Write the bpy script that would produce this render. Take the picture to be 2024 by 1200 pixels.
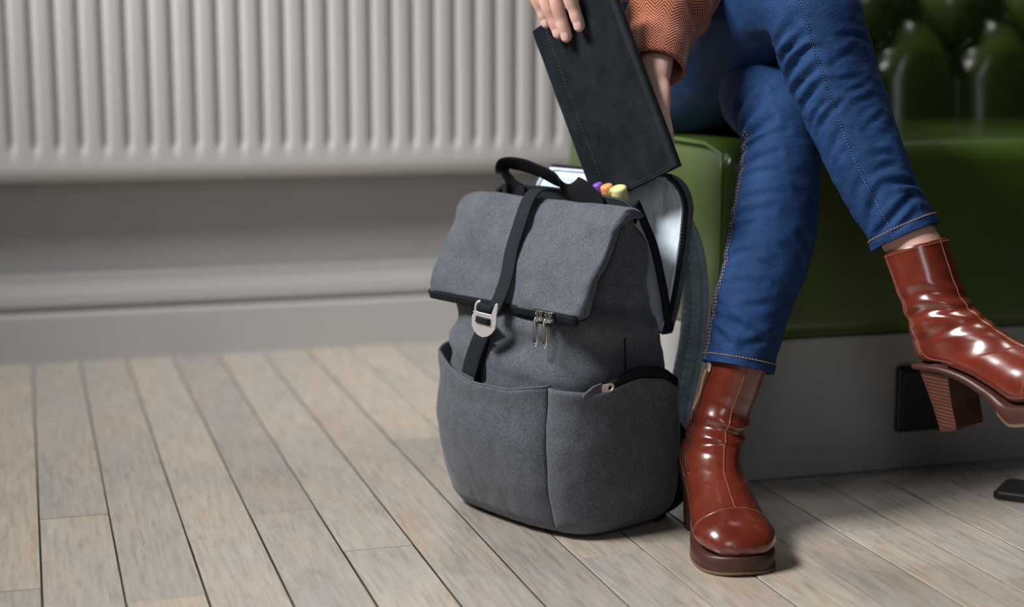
import bpy, bmesh, math, random
import numpy as np
from mathutils import Vector, Matrix, noise

random.seed(7)
for o in list(bpy.data.objects): bpy.data.objects.remove(o)
SC = bpy.context.scene
COL = SC.collection

# ------------------------------------------------------------------ camera
FPX, CX, CY, HC = 3200., 1012., 600., .6
TH = math.atan(520 / FPX)
PS = math.atan(974 * math.cos(TH) / FPX)
Fh = np.array([math.sin(PS), math.cos(PS), 0]); CR = np.array([math.cos(PS), -math.sin(PS), 0]); UZ = np.array([0, 0, 1.])
CF = Fh * math.cos(TH) - UZ * math.sin(TH); CU = Fh * math.sin(TH) + UZ * math.cos(TH); CC = np.array([0, 0, HC])
def dep(x, y, d):            # world point seen at pixel x,y of the photograph, d metres along the view axis
    return CC + (CF + CR * (x - CX) / FPX - CU * (y - CY) / FPX) * d
cam_d = bpy.data.cameras.new('camera'); cam = bpy.data.objects.new('camera', cam_d); COL.objects.link(cam)
cam.location = CC; cam.rotation_euler = (math.pi / 2 - TH, 0, -PS)
cam_d.sensor_width = 36; cam_d.lens = 36 * FPX / 2024; cam_d.clip_start = .05
cam_d.dof.use_dof = True; cam_d.dof.focus_distance = 1.93; cam_d.dof.aperture_fstop = 2.2
SC.camera = cam

# ------------------------------------------------------------------ light
SC.view_settings.view_transform = 'Standard'; SC.view_settings.look = 'None'
SC.view_settings.gamma = 1; SC.view_settings.use_curve_mapping = False
SC.view_settings.exposure = 0.0
W = bpy.data.worlds.new('world'); SC.world = W; W.use_nodes = True
W.node_tree.nodes['Background'].inputs[0].default_value = (.75, .85, 1, 1)
W.node_tree.nodes['Background'].inputs[1].default_value = .012
def area(name, loc, target, sx, sy, power, col):
    l = bpy.data.lights.new(name, 'AREA'); l.shape = 'RECTANGLE'; l.size = sx; l.size_y = sy; l.energy = power; l.color = col
    o = bpy.data.objects.new(name, l); COL.objects.link(o); o.location = loc
    o.rotation_euler = (Vector(target) - Vector(loc)).to_track_quat('-Z', 'Y').to_euler()
    return o
area('window_daylight', (-2.1, 1.6, 3.3), (.65, 1.92, .05), 1.5, .85, 345, (1, .988, .97))
area('far_window_daylight', (-.45, -1.5, 1.75), (.8, 1.9, .4), .7, 1.6, 13, (.92, .96, 1))

area('ceiling_lamp', (1.5, 2.40, 2.9), (1.45, 2.38, .5), .5, .5, 20, (1, .98, .95))
# ------------------------------------------------------------------ helpers
def tag(o, label=None, cat=None, group=None, kind=None):
    if label: o['label'] = label
    if cat: o['category'] = cat
    if group: o['group'] = group
    if kind: o['kind'] = kind
    return o
def empty(name, loc=(0, 0, 0), rz=0):
    o = bpy.data.objects.new(name, None); COL.objects.link(o); o.location = loc; o.rotation_euler = (0, 0, rz); o.empty_display_size = .05
    return o
def link(name, me, mat, parent=None, smooth=True):
    o = bpy.data.objects.new(name, me); COL.objects.link(o)
    if mat is not None: me.materials.clear(); me.materials.append(mat)
    if smooth:
        me.polygons.foreach_set('use_smooth', [True] * len(me.polygons))
    if parent is not None: o.parent = parent
    return o
class MB:
    def __init__(s): s.v = []; s.f = []; s.uv = []
    def add(s, vs, fs, uvs=None):
        b = len(s.v); s.v += [tuple(map(float, p)) for p in vs]
        for i, f in enumerate(fs):
            s.f.append(tuple(b + k for k in f)); s.uv.append(uvs[i] if uvs else [(0, 0)] * len(f))
        return s
    def loft(s, rings, cap0=True, cap1=True, closed=True, ulen=None):
        n = len(rings[0]); vs = [p for r in rings for p in r]; fs = []; uvs = []
        L = [0.]
        for i in range(1, len(rings)):
            L.append(L[-1] + float(np.linalg.norm(np.mean(np.array(rings[i]), 0) - np.mean(np.array(rings[i - 1]), 0))))
        if ulen is None:
            mid = np.array(rings[len(rings) // 2]); ulen = float(np.sum(np.linalg.norm(mid - np.roll(mid, 1, 0), axis=1)))
        m = n if closed else n - 1
        for i in range(len(rings) - 1):
            for j in range(m):
                k = (j + 1) % n
                fs.append((i * n + j, i * n + k, (i + 1) * n + k, (i + 1) * n + j))
                u0 = ulen * j / n; u1 = ulen * (j + 1) / n
                uvs.append([(u0, L[i]), (u1, L[i]), (u1, L[i + 1]), (u0, L[i + 1])])
        if cap0: fs.append(tuple(range(n))[::-1]); uvs.append([(0, 0)] * n)
        if cap1: b = (len(rings) - 1) * n; fs.append(tuple(b + j for j in range(n))); uvs.append([(0, 0)] * n)
        return s.add(vs, fs, uvs)
    def box(s, lo, hi):
        x0, y0, z0 = lo; x1, y1, z1 = hi
        vs = [(x0, y0, z0), (x1, y0, z0), (x1, y1, z0), (x0, y1, z0), (x0, y0, z1), (x1, y0, z1), (x1, y1, z1), (x0, y1, z1)]
        return s.add(vs, [(0, 3, 2, 1), (4, 5, 6, 7), (0, 1, 5, 4), (1, 2, 6, 5), (2, 3, 7, 6), (3, 0, 4, 7)])
    def mesh(s, name='m', fix=True):
        me = bpy.data.meshes.new(name); me.from_pydata(s.v, [], s.f)
        uvl = me.uv_layers.new(name='UVMap'); k = 0
        flat = [c for f in s.uv for p in f for c in p]
        uvl.data.foreach_set('uv', flat)
        if fix:
            bm = bmesh.new(); bm.from_mesh(me); bmesh.ops.recalc_face_normals(bm, faces=bm.faces); bm.to_mesh(me); bm.free()
        me.update(); return me
    def build(s, name, mat, parent=None, smooth=True, bevel=0, subdiv=0, segs=2, solid=0):
        o = link(name, s.mesh(name), mat, parent, smooth)
        if solid:
            md = o.modifiers.new('solid', 'SOLIDIFY'); md.thickness = abs(solid); md.offset = -1 if solid > 0 else 1
        if bevel:
            md = o.modifiers.new('bevel', 'BEVEL'); md.width = bevel; md.segments = segs; md.limit_method = 'ANGLE'; md.angle_limit = .6
            md.harden_normals = False
        if subdiv:
            md = o.modifiers.new('sub', 'SUBSURF'); md.levels = subdiv; md.render_levels = subdiv
        return o
def catmull(pts, n):
    P = np.array(pts, float); m = len(P)
    ts = np.linspace(0, m - 1, n); out = []
    for t in ts:
        i = min(int(t), m - 2); f = t - i
        p0 = P[i - 1] if i > 0 else 2 * P[0] - P[1]; p1 = P[i]; p2 = P[i + 1]; p3 = P[i + 2] if i + 2 < m else 2 * P[-1] - P[-2]
        out.append(.5 * (2 * p1 + (p2 - p0) * f + (2 * p0 - 5 * p1 + 4 * p2 - p3) * f * f + (3 * p1 - p0 - 3 * p2 + p3) * f ** 3))
    return np.array(out)
def nrm(v): v = np.array(v, float); return v / max(np.linalg.norm(v), 1e-9)
def tangents(P):
    T = np.gradient(P, axis=0); return T / np.maximum(np.linalg.norm(T, axis=1)[:, None], 1e-9)
def frames(P, e1):
    T = tangents(P); E1 = []; E2 = []; e = nrm(e1)
    for t in T:
        e = nrm(e - t * (e @ t)); E1.append(e); E2.append(np.cross(t, e))
    return T, np.array(E1), np.array(E2)
def tube_rings(P, rad, n=8, e1=(1, 0, .01)):
    P = np.array(P, float); T, E1, E2 = frames(P, e1)
    rad = np.full(len(P), rad) if np.isscalar(rad) else rad
    return [[P[i] + rad[i] * (math.cos(a) * E1[i] + math.sin(a) * E2[i]) for a in np.arange(n) * 2 * math.pi / n] for i in range(len(P))]
def ribbon_rings(P, wdir, w, t):     # flat webbing: rounded rectangle section
    P = np.array(P, float); T = tangents(P); out = []
    wdir = np.array(wdir, float)
    for i in range(len(P)):
        wd = wdir if wdir.ndim == 1 else wdir[i]
        a = nrm(wd - T[i] * (wd @ T[i])); b = np.cross(T[i], a); ww = w if np.isscalar(w) else w[i]
        sec = [(-.5, -.3), (-.46, -.5), (-.2, -.5), (.2, -.5), (.46, -.5), (.5, -.3), (.5, .3), (.46, .5), (.2, .5), (-.2, .5), (-.46, .5), (-.5, .3)]
        out.append([P[i] + a * ww * s + b * t * q for s, q in sec])
    return out
def dashes(mb, P, dash=.0028, gap=.0012, r=.0005):
    P = np.array(P, float); seg = np.linalg.norm(np.diff(P, axis=0), axis=1); L = np.concatenate([[0], np.cumsum(seg)])
    at = lambda s: np.array([np.interp(s, L, P[:, k]) for k in range(3)])
    s = 0
    while s + dash < L[-1]:
        mb.loft(tube_rings([at(s), at(s + dash * .5), at(s + dash)], np.array([r * .6, r, r * .6]), 5)); s += dash + gap
    return mb
def nz(p, s, seed=0): return noise.noise(Vector((p[0] * s + seed * 7.3, p[1] * s - seed * 3.1, p[2] * s + seed)))
def sstep(a, b, x): t = min(max((x - a) / (b - a), 0), 1); return t * t * (3 - 2 * t)
def baked(o):
    dg = bpy.context.evaluated_depsgraph_get(); me = bpy.data.meshes.new_from_object(o.evaluated_get(dg)); return me

# ------------------------------------------------------------------ materials
class M:
    def __init__(s, name, col=(.5, .5, .5), rough=.5, metal=0, spec=.5, sheen=0, coat=0):
        m = bpy.data.materials.new(name); m.use_nodes = True; s.m = m; s.t = m.node_tree; s.b = s.t.nodes['Principled BSDF']
        s.b.inputs['Base Color'].default_value = (*col, 1); s.b.inputs['Roughness'].default_value = rough; s.b.inputs['Metallic'].default_value = metal
        s.b.inputs['Specular IOR Level'].default_value = spec; s.b.inputs['Sheen Weight'].default_value = sheen; s.b.inputs['Coat Weight'].default_value = coat
        s.b.inputs['Coat Roughness'].default_value = .12
        s._co = {}
    def n(s, typ, **kw):
        nd = s.t.nodes.new(typ)
        for k, v in kw.items():
            if k.startswith('i_'):
                key = k[2:]; key = int(key) if key.isdigit() else key.replace('_', ' ')
                s.put(nd.inputs[key], v)
            else: setattr(nd, k, v)
        return nd
    def put(s, sock, v):
        if isinstance(v, bpy.types.NodeSocket): s.t.links.new(v, sock)
        else:
            try: sock.default_value = v
            except Exception: sock.default_value = (*v, 1)
    def co(s, which='Object', scale=(1, 1, 1), rot=(0, 0, 0), loc=None):
        tc = s.n('ShaderNodeTexCoord'); mp = s.n('ShaderNodeMapping'); s.t.links.new(tc.outputs[which], mp.inputs[0])
        mp.inputs['Scale'].default_value = scale; mp.inputs['Rotation'].default_value = rot
        if loc is not None: s.put(mp.inputs['Location'], loc)
        return mp.outputs[0]
    def noise(s, vec, scale, detail=3, rough=.55, dist=0):
        return s.n('ShaderNodeTexNoise', i_Vector=vec, i_Scale=scale, i_Detail=detail, i_Roughness=rough, i_Distortion=dist).outputs[0]
    def ramp(s, fac, *stops):
        r = s.n('ShaderNodeValToRGB'); e = r.color_ramp.elements
        while len(e) < len(stops): e.new(.5)
        for k, (p, c) in enumerate(stops): e[k].position = p; e[k].color = (*c, 1) if len(c) == 3 else c
        s.t.links.new(fac, r.inputs[0]); return r.outputs[0]
    def mix(s, fac, a, b, mode='MIX'):
        r = s.n('ShaderNodeMix', data_type='RGBA', blend_type=mode); s.put(r.inputs[0], fac); s.put(r.inputs[6], a); s.put(r.inputs[7], b); return r.outputs[2]
    def math(s, op, a, b=None, c=None):
        r = s.n('ShaderNodeMath', operation=op); s.put(r.inputs[0], a)
        if b is not None: s.put(r.inputs[1], b)
        if c is not None: s.put(r.inputs[2], c)
        return r.outputs[0]
    def sep(s, v): r = s.n('ShaderNodeSeparateXYZ', i_0=v); return r.outputs
    def bump(s, h, strength=.3, dist=.001, prev=None):
        b = s.n('ShaderNodeBump', i_Strength=strength, i_Distance=dist, i_Height=h)
        if prev is not None: s.t.links.new(prev, b.inputs['Normal'])
        s.t.links.new(b.outputs[0], s.b.inputs['Normal']); return b.outputs[0]
    def set(s, k, v): s.put(s.b.inputs[k], v); return s
g3 = lambda v: (v, v, v)

# painted walls / metal
mw = M('wall_paint', (.38, .38, .39), .55); v = mw.co(); mw.bump(mw.noise(v, 260, 2), .08, .001)
mw.set('Base Color', mw.ramp(mw.noise(v, 4, 4), (.3, (.36, .365, .38)), (.7, (.41, .41, .415)))); WALL = mw.m
mr = M('radiator_enamel', (.47, .465, .455), .38); v = mr.co(); mr.bump(mr.noise(v, 300, 2), .04, .001); RADI = mr.m
mt = M('trim_paint', (.42, .415, .41), .42); v = mt.co(); mt.bump(mt.noise(v, 120, 3), .08, .001); TRIM = mt.m
# floor boards
mp_ = M('worn_oak_board', rough=.4, coat=.8); mp_.b.inputs['Coat IOR'].default_value = 1.7; mp_.b.inputs['Coat Roughness'].default_value = .27; oi = mp_.n('ShaderNodeObjectInfo')
shift = mp_.n('ShaderNodeCombineXYZ', i_0=mp_.math('MULTIPLY', oi.outputs['Random'], 37.), i_1=mp_.math('MULTIPLY', oi.outputs['Random'], 91.), i_2=0.)
v = mp_.co('Object', (1, .07, 1), loc=shift.outputs[0]); v2 = mp_.co('Object', (1, .35, 1), loc=shift.outputs[0])
grain = mp_.noise(v, 160, 5, .6, .4); broad = mp_.noise(v2, 9, 4, .6); fig = mp_.noise(v2, 55, 5, .7, 1.2)
base = mp_.ramp(grain, (.22, (.32, .27, .225)), (.5, (.48, .43, .375)), (.78, (.57, .53, .475)))
warm = mp_.ramp(broad, (.36, (.86, .89, .92)), (.55, (1, .98, .95)), (.78, (1.04, .90, .76)))
base = mp_.mix(1., base, warm, 'MULTIPLY')
base = mp_.mix(mp_.ramp(fig, (.53, g3(0)), (.82, g3(.40))), base, (.15, .12, .095, 1))
base = mp_.mix(.85, base, mp_.ramp(oi.outputs['Random'], (0, (.80, .80, .82)), (.5, (1, 1, 1)), (1, (1.12, 1.06, .98))), 'MULTIPLY')
mp_.set('Base Color', base); mp_.set('Roughness', mp_.ramp(mp_.noise(v2, 30, 4), (.3, g3(.22)), (.7, g3(.38))))
bp = mp_.bump(grain, .12, .001); mp_.bump(fig, .08, .002, bp); PLANK = mp_.m
SUB = M('dark_subfloor', (.02, .016, .013), .9).m
PLINTH = M('grey_painted_plinth', (.30, .30, .30), .5); v = PLINTH.co(); PLINTH.bump(PLINTH.noise(v, 90, 4), .08, .001)
PLINTH.set('Base Color', PLINTH.ramp(PLINTH.noise(v, 6, 5), (.3, (.27, .27, .27)), (.7, (.33, .33, .325)))); PLINTH = PLINTH.m
mg = M('green_leather', (.07, .12, .02), .27, coat=.15); v = mg.co()
mg.set('Base Color', mg.ramp(mg.noise(v, 5, 4), (.3, (.036, .066, .009)), (.7, (.056, .094, .016))))
vor = mg.n('ShaderNodeTexVoronoi', i_Vector=v, i_Scale=420.).outputs[0]; b_ = mg.bump(vor, .06, .0006); mg.bump(mg.noise(v, 14, 3), .25, .004, b_); GREEN = mg.m
GREENP = M('green_piping', (.075, .12, .03), .35).m
BLACK = M('black_plastic', (.008, .008, .009), .4).m
BLACKM = M('black_metal', (.006, .006, .006), .45).m
# pack fabric
def heather(name, dk, lt, sc=1.):
    m = M(name, rough=.85, sheen=.12); v = m.co('Object')
    h = m.noise(m.co('Object', (1, 1, .22)), 1500 * sc, 2, .6); k = m.noise(m.co('Object', (.25, .25, 1.2)), 1500 * sc, 2, .6)
    c = m.math('MULTIPLY_ADD', h, .5, m.math('MULTIPLY', k, .5))
    c = m.math('MULTIPLY_ADD', m.noise(v, 60, 3), .12, m.math('SUBTRACT', c, .06))
    m.set('Base Color', m.ramp(c, (.36, dk), (.64, lt))); m.bump(c, .22, .0005); return m.m
FAB = heather('heather_grey_fabric', (.016, .021, .030), (.118, .130, .158))
def webbing(name, col, lt):
    m = M(name, rough=.8, spec=.15); w = m.n('ShaderNodeTexWave', wave_type='BANDS', bands_direction='Y', i_Vector=m.co('UV'), i_Scale=180., i_Distortion=.3).outputs[0]
    m.set('Base Color', m.mix(w, col, lt)); m.bump(w, .5, .0008); return m.m
WEB = webbing('black_webbing', (.006, .008, .011, 1), (.022, .028, .036, 1))
HANDLE = webbing('black_handle_webbing', (.003, .003, .004, 1), (.008, .008, .010, 1))
mb_ = M('black_zip_tape', (.007, .009, .012), .8, spec=.2); TAPE = mb_.m
TEETH = M('zip_teeth', (.06, .075, .085), .4).m
STEEL = M('brushed_alloy', (.74, .70, .68), .42, .55).m
CHROME = M('bright_chrome', (.8, .79, .78), .14, 1).m
ml = M('satin_lining', (.58, .67, .76), .7, spec=.2); v = ml.co('Object', (1, 1, .35)); ml.bump(ml.noise(v, 38, 3), .9, .008); LINING = ml.m
mq = M('blue_padded_mesh', (.06, .085, .105), .8, sheen=.3); v = mq.co(); mq.bump(mq.noise(v, 900, 2), .4, .001)
mq.set('Base Color', mq.ramp(mq.noise(v, 40, 4), (.3, (.16, .23, .28)), (.7, (.30, .40, .46)))); PAD = mq.m
# leather case
mc = M('black_case_leather', (.012, .014, .017), .42, spec=.28); v = mc.co()
mc.set('Base Color', mc.ramp(mc.noise(v, 30, 5, .6), (.35, (.006, .008, .011)), (.7, (.014, .018, .024))))
mc.set('Roughness', mc.ramp(mc.noise(v, 600, 4, .7), (.35, g3(.40)), (.65, g3(.56)))); mc.bump(mc.noise(v, 700, 3), .22, .0008); CASE = mc.m
PAGE = M('pale_tablet_edge', (.55, .56, .55), .5).m
THREADK = M('dark_thread', (.05, .055, .06), .7).m
# denim
md_ = M('dark_blue_denim', rough=.8, spec=.25); v = md_.co('UV', rot=(0, 0, .8)); tw = md_.n('ShaderNodeTexWave', i_Vector=v, i_Scale=330., i_Distortion=1.2, i_Detail=1.).outputs[0]
sp = md_.noise(md_.co('UV', (1, .45, 1)), 1100, 2, .7); fade = md_.noise(md_.co('UV', (1, .4, 1)), 16, 4, .6)
c = md_.math('MULTIPLY_ADD', sp, .6, md_.math('MULTIPLY', tw, .25)); c = md_.math('MULTIPLY_ADD', fade, .35, c)
md_.set('Base Color', md_.ramp(c, (.34, (.0015, .007, .036)), (.60, (.004, .025, .098)), (.9, (.030, .115, .285)))); b_ = md_.bump(c, .25, .0008)
md_.bump(md_.noise(md_.co('UV', (.6, 1.3, 1), rot=(0, 0, .3)), 30, 4, .55), .55, .006, b_); DENIM = md_.m
STITCH = M('ochre_thread', (.42, .22, .07), .7).m
STITCHB = M('pale_blue_thread', (.14, .22, .38), .8).m
# tweed herringbone
mh = M('rust_herringbone_tweed', rough=.9, sheen=.2); X, Y, Z_ = mh.sep(mh.co('UV'))
colw = .0125; per = .0046
tri = mh.math('PINGPONG', X, colw)
wob = mh.math('MULTIPLY', mh.math('SUBTRACT', mh.noise(mh.co('UV'), 300, 2), .5), .0016)
ph = mh.math('DIVIDE', mh.math('ADD', mh.math('ADD', Y, wob), mh.math('MULTIPLY', tri, 1.0)), per)
st = mh.math('SINE', mh.math('MULTIPLY', ph, 2 * math.pi)); st = mh.math('MULTIPLY_ADD', st, .5, .5)
fz = mh.noise(mh.co('UV'), 1400, 2)
st2 = mh.math('MULTIPLY_ADD', fz, .5, mh.math('SUBTRACT', st, .25))
mh.set('Base Color', mh.ramp(st2, (.25, (.055, .016, .012)), (.5, (.34, .085, .038)), (.85, (.56, .17, .075)))); mh.bump(st2, .5, .0015); TWEED = mh.m
# skin
ms = M('fair_skin', (.66, .42, .34), .48); v = ms.co(); ms.b.inputs['Subsurface Weight'].default_value = .12; ms.b.inputs['Subsurface Radius'].default_value = (.012, .005, .003); ms.b.inputs['Subsurface Scale'].default_value = .6
ms.set('Base Color', ms.ramp(ms.noise(v, 45, 4), (.3, (.62, .36, .295)), (.7, (.72, .47, .395)))); ms.bump(ms.noise(v, 700, 3), .12, .0008); SKIN = ms.m
NAIL = M('pale_pink_nail', (.66, .41, .35), .3).m
# boots
mo = M('chestnut_leather', rough=.3, coat=.8); mo.b.inputs['Coat Roughness'].default_value = .2; mo.b.inputs['Coat IOR'].default_value = 1.62; v = mo.co()
mo.set('Base Color', mo.ramp(mo.noise(v, 22, 5, .6), (.3, (.100, .014, .007)), (.7, (.170, .026, .012))))
mo.set('Roughness', mo.ramp(mo.noise(v, 60, 4), (.3, g3(.19)), (.7, g3(.33)))); b_ = mo.bump(mo.noise(v, 500, 3), .05, .0006); mo.bump(mo.noise(mo.co('Object', (1, 1, 2.2)), 45, 4, .6), .06, .003, b_); BOOT = mo.m
BOOTIN = M('boot_lining', (.30, .2, .13), .8).m
mk = M('stacked_heel', rough=.45); w = mk.n('ShaderNodeTexWave', wave_type='BANDS', bands_direction='Z', i_Vector=mk.co('Object'), i_Scale=75., i_Distortion=1.5, i_Detail=2.).outputs[0]
mk.set('Base Color', mk.ramp(w, (.2, (.045, .016, .010)), (.8, (.12, .038, .020)))); mk.bump(w, .2, .0008); HEEL = mk.m
SOLE = M('dark_brown_platform', (.055, .018, .013), .42).m
WELT = M('tan_welt', (.16, .095, .055), .7).m
THREADB = M('boot_thread', (.42, .16, .09), .6).m
TASSEL = M('tan_leather', (.36, .20, .10), .6).m

# ------------------------------------------------------------------ floor of separate boards
floor = MB().box((-1.6, -.6, -.06), (3.4, 3.2, -.0019)).build('floor', SUB, None, False); tag(floor, kind='structure')
PW = .0863; X0 = .255
fixed = {0: [(1.97, )], 1: [(1.66,)]}
def plank(x0, x1, y0, y1, k):
    g = .0010 + random.random() * .0006
    o = MB().box((-(x1 - x0) / 2 + g, -(y1 - y0) / 2 + .0007, -.021), ((x1 - x0) / 2 - g, (y1 - y0) / 2 - .0007, 0)).build('plank', PLANK, floor, False, bevel=.0005, segs=1)
    o.location = ((x0 + x1) / 2, (y0 + y1) / 2, random.uniform(-.0009, 0)); return o
for k in range(-16, 30):
    xa = X0 + k * PW; rnd = random.Random(k * 13 + 5)
    joints = {0: [.62, 2.02], 1: [.45, 1.835], 2: [.3, 2.6], 3: [.9, 2.35], 4: [.5, 1.73], 9: [.75, 1.52, 2.55], 10: [.4, 1.95]}.get(k)
    if joints is None:
        a = rnd.uniform(.1, 1.2); joints = [a, a + rnd.uniform(1.1, 1.6)]
    js = [-.55] + [j for j in joints if j < 2.9] + [3.125]
    for a, b in zip(js[:-1], js[1:]): plank(xa, xa + PW, a, b, k)

# ------------------------------------------------------------------ back wall, baseboard, radiator
YW = 3.14
wall = MB().box((-1.6, YW, -.03), (3.4, YW + .1, 2.5)).build('wall_back', WALL, None, False); tag(wall, kind='structure')
WINE = M('added_wall_burgundy', (.05, .008, .014), .6).m  # invented dark colour, keeps bounce from the added wall low
wl = MB()  # unseen left wall, added so its high sill shades the left floor
for lo, hi in (((-1.3, -2.6, -.03), (-1.2, 3.24, 1.98)), ((-1.3, -2.6, 2.95), (-1.2, 3.24, 3.3)), ((-1.3, -2.6, 1.98), (-1.2, .55, 2.95)), ((-1.3, 2.75, 1.98), (-1.2, 3.24, 2.95))): wl.box(lo, hi)
tag(wl.build('added_wall_left', WINE, None, False), kind='structure')
win = MB()
for lo, hi in (((-1.29, .55, 1.98), (-1.23, 2.75, 2.02)), ((-1.29, .55, 2.91), (-1.23, 2.75, 2.95)), ((-1.29, .55, 2.02), (-1.23, .59, 2.91)), ((-1.29, 2.71, 2.02), (-1.23, 2.75, 2.91)), ((-1.275, 1.635, 2.02), (-1.245, 1.665, 2.91))): win.box(lo, hi)
tag(win.build('added_window_1', TRIM, None, False), kind='structure')  # unseen frame for the opening in the added wall
def profile_x(prof, x0, x1):      # extrude a (y,z) profile along x
    return MB().loft([[(x0, y, z) for y, z in prof], [(x1, y, z) for y, z in prof]])
bb = profile_x([(YW + .001, -.02), (YW - .026, -.02), (YW - .026, .088), (YW - .023, .094), (YW - .012, .096), (YW - .012, .101), (YW - .022, .104), (YW - .024, .112), (YW - .022, .128), (YW - .014, .145), (YW - .010, .152), (YW - .010, .160), (YW - .004, .166), (YW + .001, .167)], -1.59, 3.39).build('baseboard_back', TRIM, None, False, bevel=.002); tag(bb, kind='structure')
rad = empty('radiator', (.35, YW - .06, .345))
tag(rad, 'long off-white fluted panel radiator hung on the grey back wall', 'radiator')
RX0, RX1, RH, FP = -1.45, .95, .58, .0412
cols = []; nx = int((RX1 - RX0) / (FP / 12))
zs = [0, .004, .012, .03, .045, .055, .062, .07, .08, .1, .3, .5, .52, .53, .56, RH]
grid = []
for z in zs:
    row = []
    for i in range(nx + 1):
        x = RX0 + (RX1 - RX0) * i / nx; ph = ((x - .02) / FP) % 1.
        env = sstep(.042, .075, z) * (1 - sstep(.5, .53, z))
        dpt = .0095 * math.exp(-((ph - .5) / .15) ** 2) * env
        lip = .010 * (1 - sstep(0, .012, z))
        row.append((x, -.028 + dpt + lip * lip / .010 + .0, z))
    grid.append(row)
n = nx + 1; fs = [(i * n + j, i * n + j + 1, (i + 1) * n + j + 1, (i + 1) * n + j) for i in range(len(zs) - 1) for j in range(nx)]
MB().add([p for r in grid for p in r], fs).build('fluted_panel', RADI, rad, solid=.002)
MB().box((RX0, -.017, .006), (RX1, .012, RH - .01)).build('back_panel', RADI, rad, False, bevel=.004)
MB().box((RX0, -.026, RH - .004), (RX1, .012, RH + .006)).build('top_grille', RADI, rad, False, bevel=.003)
for x in (RX0 - .003, RX1): MB().box((x, -.028, .004), (x + .003, .012, RH)).build('end_panel', RADI, rad, False)
for x in (-1.0, -.2, .6): MB().box((x, .012, .2), (x + .03, .0598, .4)).build('wall_bracket', RADI, rad, False)

# ------------------------------------------------------------------ green bench
BX0, BX1, BY0, BY1 = .895, 2.9, 1.972, 2.66
bench = empty('leather_bench', (BX0, BY0, 0))
tag(bench, 'green buttoned leather bench seat on a grey painted plinth', 'bench')
def brel(o): o.location = (-BX0, -BY0, 0); return o
brel(MB().box((BX0 + .004, BY0 + .004, .0), (BX1, BY1, .196)).build('plinth', PLINTH, bench, False, bevel=.003))
# seat block: rounded box with a soft crown
def rbox(lo, hi, r, seg=6, crown=0, nx=30, ny=14, nz_=10):
    lo = np.array(lo); hi = np.array(hi); c = (lo + hi) / 2; h = (hi - lo) / 2
    bm = bmesh.new(); bmesh.ops.create_cube(bm, size=2)
    bmesh.ops.subdivide_edges(bm, edges=bm.edges, cuts=22, use_grid_fill=True)
    for vtx in bm.verts:
        p = np.array(vtx.co)
        q = np.sign(p) * np.abs(p) ** .55                         # gather loops at the edges
        q = q * h; inner = h - r; cl = np.clip(q, -inner, inner); d = q - cl; L = np.linalg.norm(d)
        if L > 1e-9: q = cl + d / L * r
        f = max(0, 1 - (q[0] / h[0]) ** 2) ** .5 * max(0, 1 - (q[1] / h[1]) ** 2) ** .5
        if q[2] > 0: q[2] += crown * f * (q[2] / h[2])
        g = max(0, 1 - (q[2] / h[2]) ** 2); q[1] += -crown * .6 * g if q[1] < -h[1] * .6 else 0; q[0] += -crown * .6 * g if q[0] < -h[0] * .9 else 0
        vtx.co = c + q
    me = bpy.data.meshes.new('rb'); bm.to_mesh(me); bm.free(); return me
seat = brel(link('seat', rbox((BX0 - .006, BY0 - .008, .192), (BX1, BY1 - .02, .462), .032, crown=.006), GREEN, bench))
pp = []
for t in np.linspace(0, 1, 40):                                    # welt round the end panel of the seat
    z = .455 - .25 * t; pp.append((BX0 - .0075 + .012 * max(0, 1 - t * 8) ** 2, BY0 + .012 + .02 * max(0, 1 - t * 7) ** 2, z))
pipe = MB().loft(tube_rings([(BX0 - .005 + .011, BY1 - .05, .4605), (BX0 + .004, BY0 + .3, .4605), (BX0 + .003, BY0 + .09, .4600)] + pp[1:], .0032, 8)).build('piping', GREENP, seat)
# buttoned backrest
BXL, YB = 1.0, 2.452; TA, TBZ, TX0, TZ0 = .164, .096, 1.39, .571
def tuft(x, z):
    s = (x - TX0) / TA; q = (z - TZ0) / (2 * TBZ)
    dm = (abs(math.sin(math.pi * (s + q))) * abs(math.sin(math.pi * (s - q)))) ** .5
    vt = abs(math.sin(math.pi * s)) ** .5
    k = sstep(-.02, .03, z - TZ0 + .0); h = dm * k + vt * (1 - k)
    pit = 0
    row = round((z - TZ0) / TBZ)
    if row >= 0:
        bx = TX0 + (0 if row % 2 == 0 else TA / 2); bx += round((x - bx) / TA) * TA; bz = TZ0 + row * TBZ
        pit = math.exp(-(((x - bx) ** 2 + (z - bz) ** 2) / .022 ** 2))
    return .052 * h - .022 * pit
nx, nz2 = 330, 110; ZB0, ZB1 = .43, 1.0; vs = []
for i in range(nz2 + 1):
    for j in range(nx + 1):
        x = BXL + (BX1 - BXL) * j / nx; z = ZB0 + (ZB1 - ZB0) * i / nz2
        e = sstep(0, .05, x - BXL) * sstep(0, .06, ZB1 - z)
        vs.append((x, YB + .045 - tuft(x, z) * e + .10 * (z - ZB0) + .05 * (1 - e), z))
n = nx + 1; fs = [(i * n + j, i * n + j + 1, (i + 1) * n + j + 1, (i + 1) * n + j) for i in range(nz2) for j in range(nx)]
mbk = MB().add(vs, fs); back = brel(mbk.build('backrest', GREEN, bench))
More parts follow.
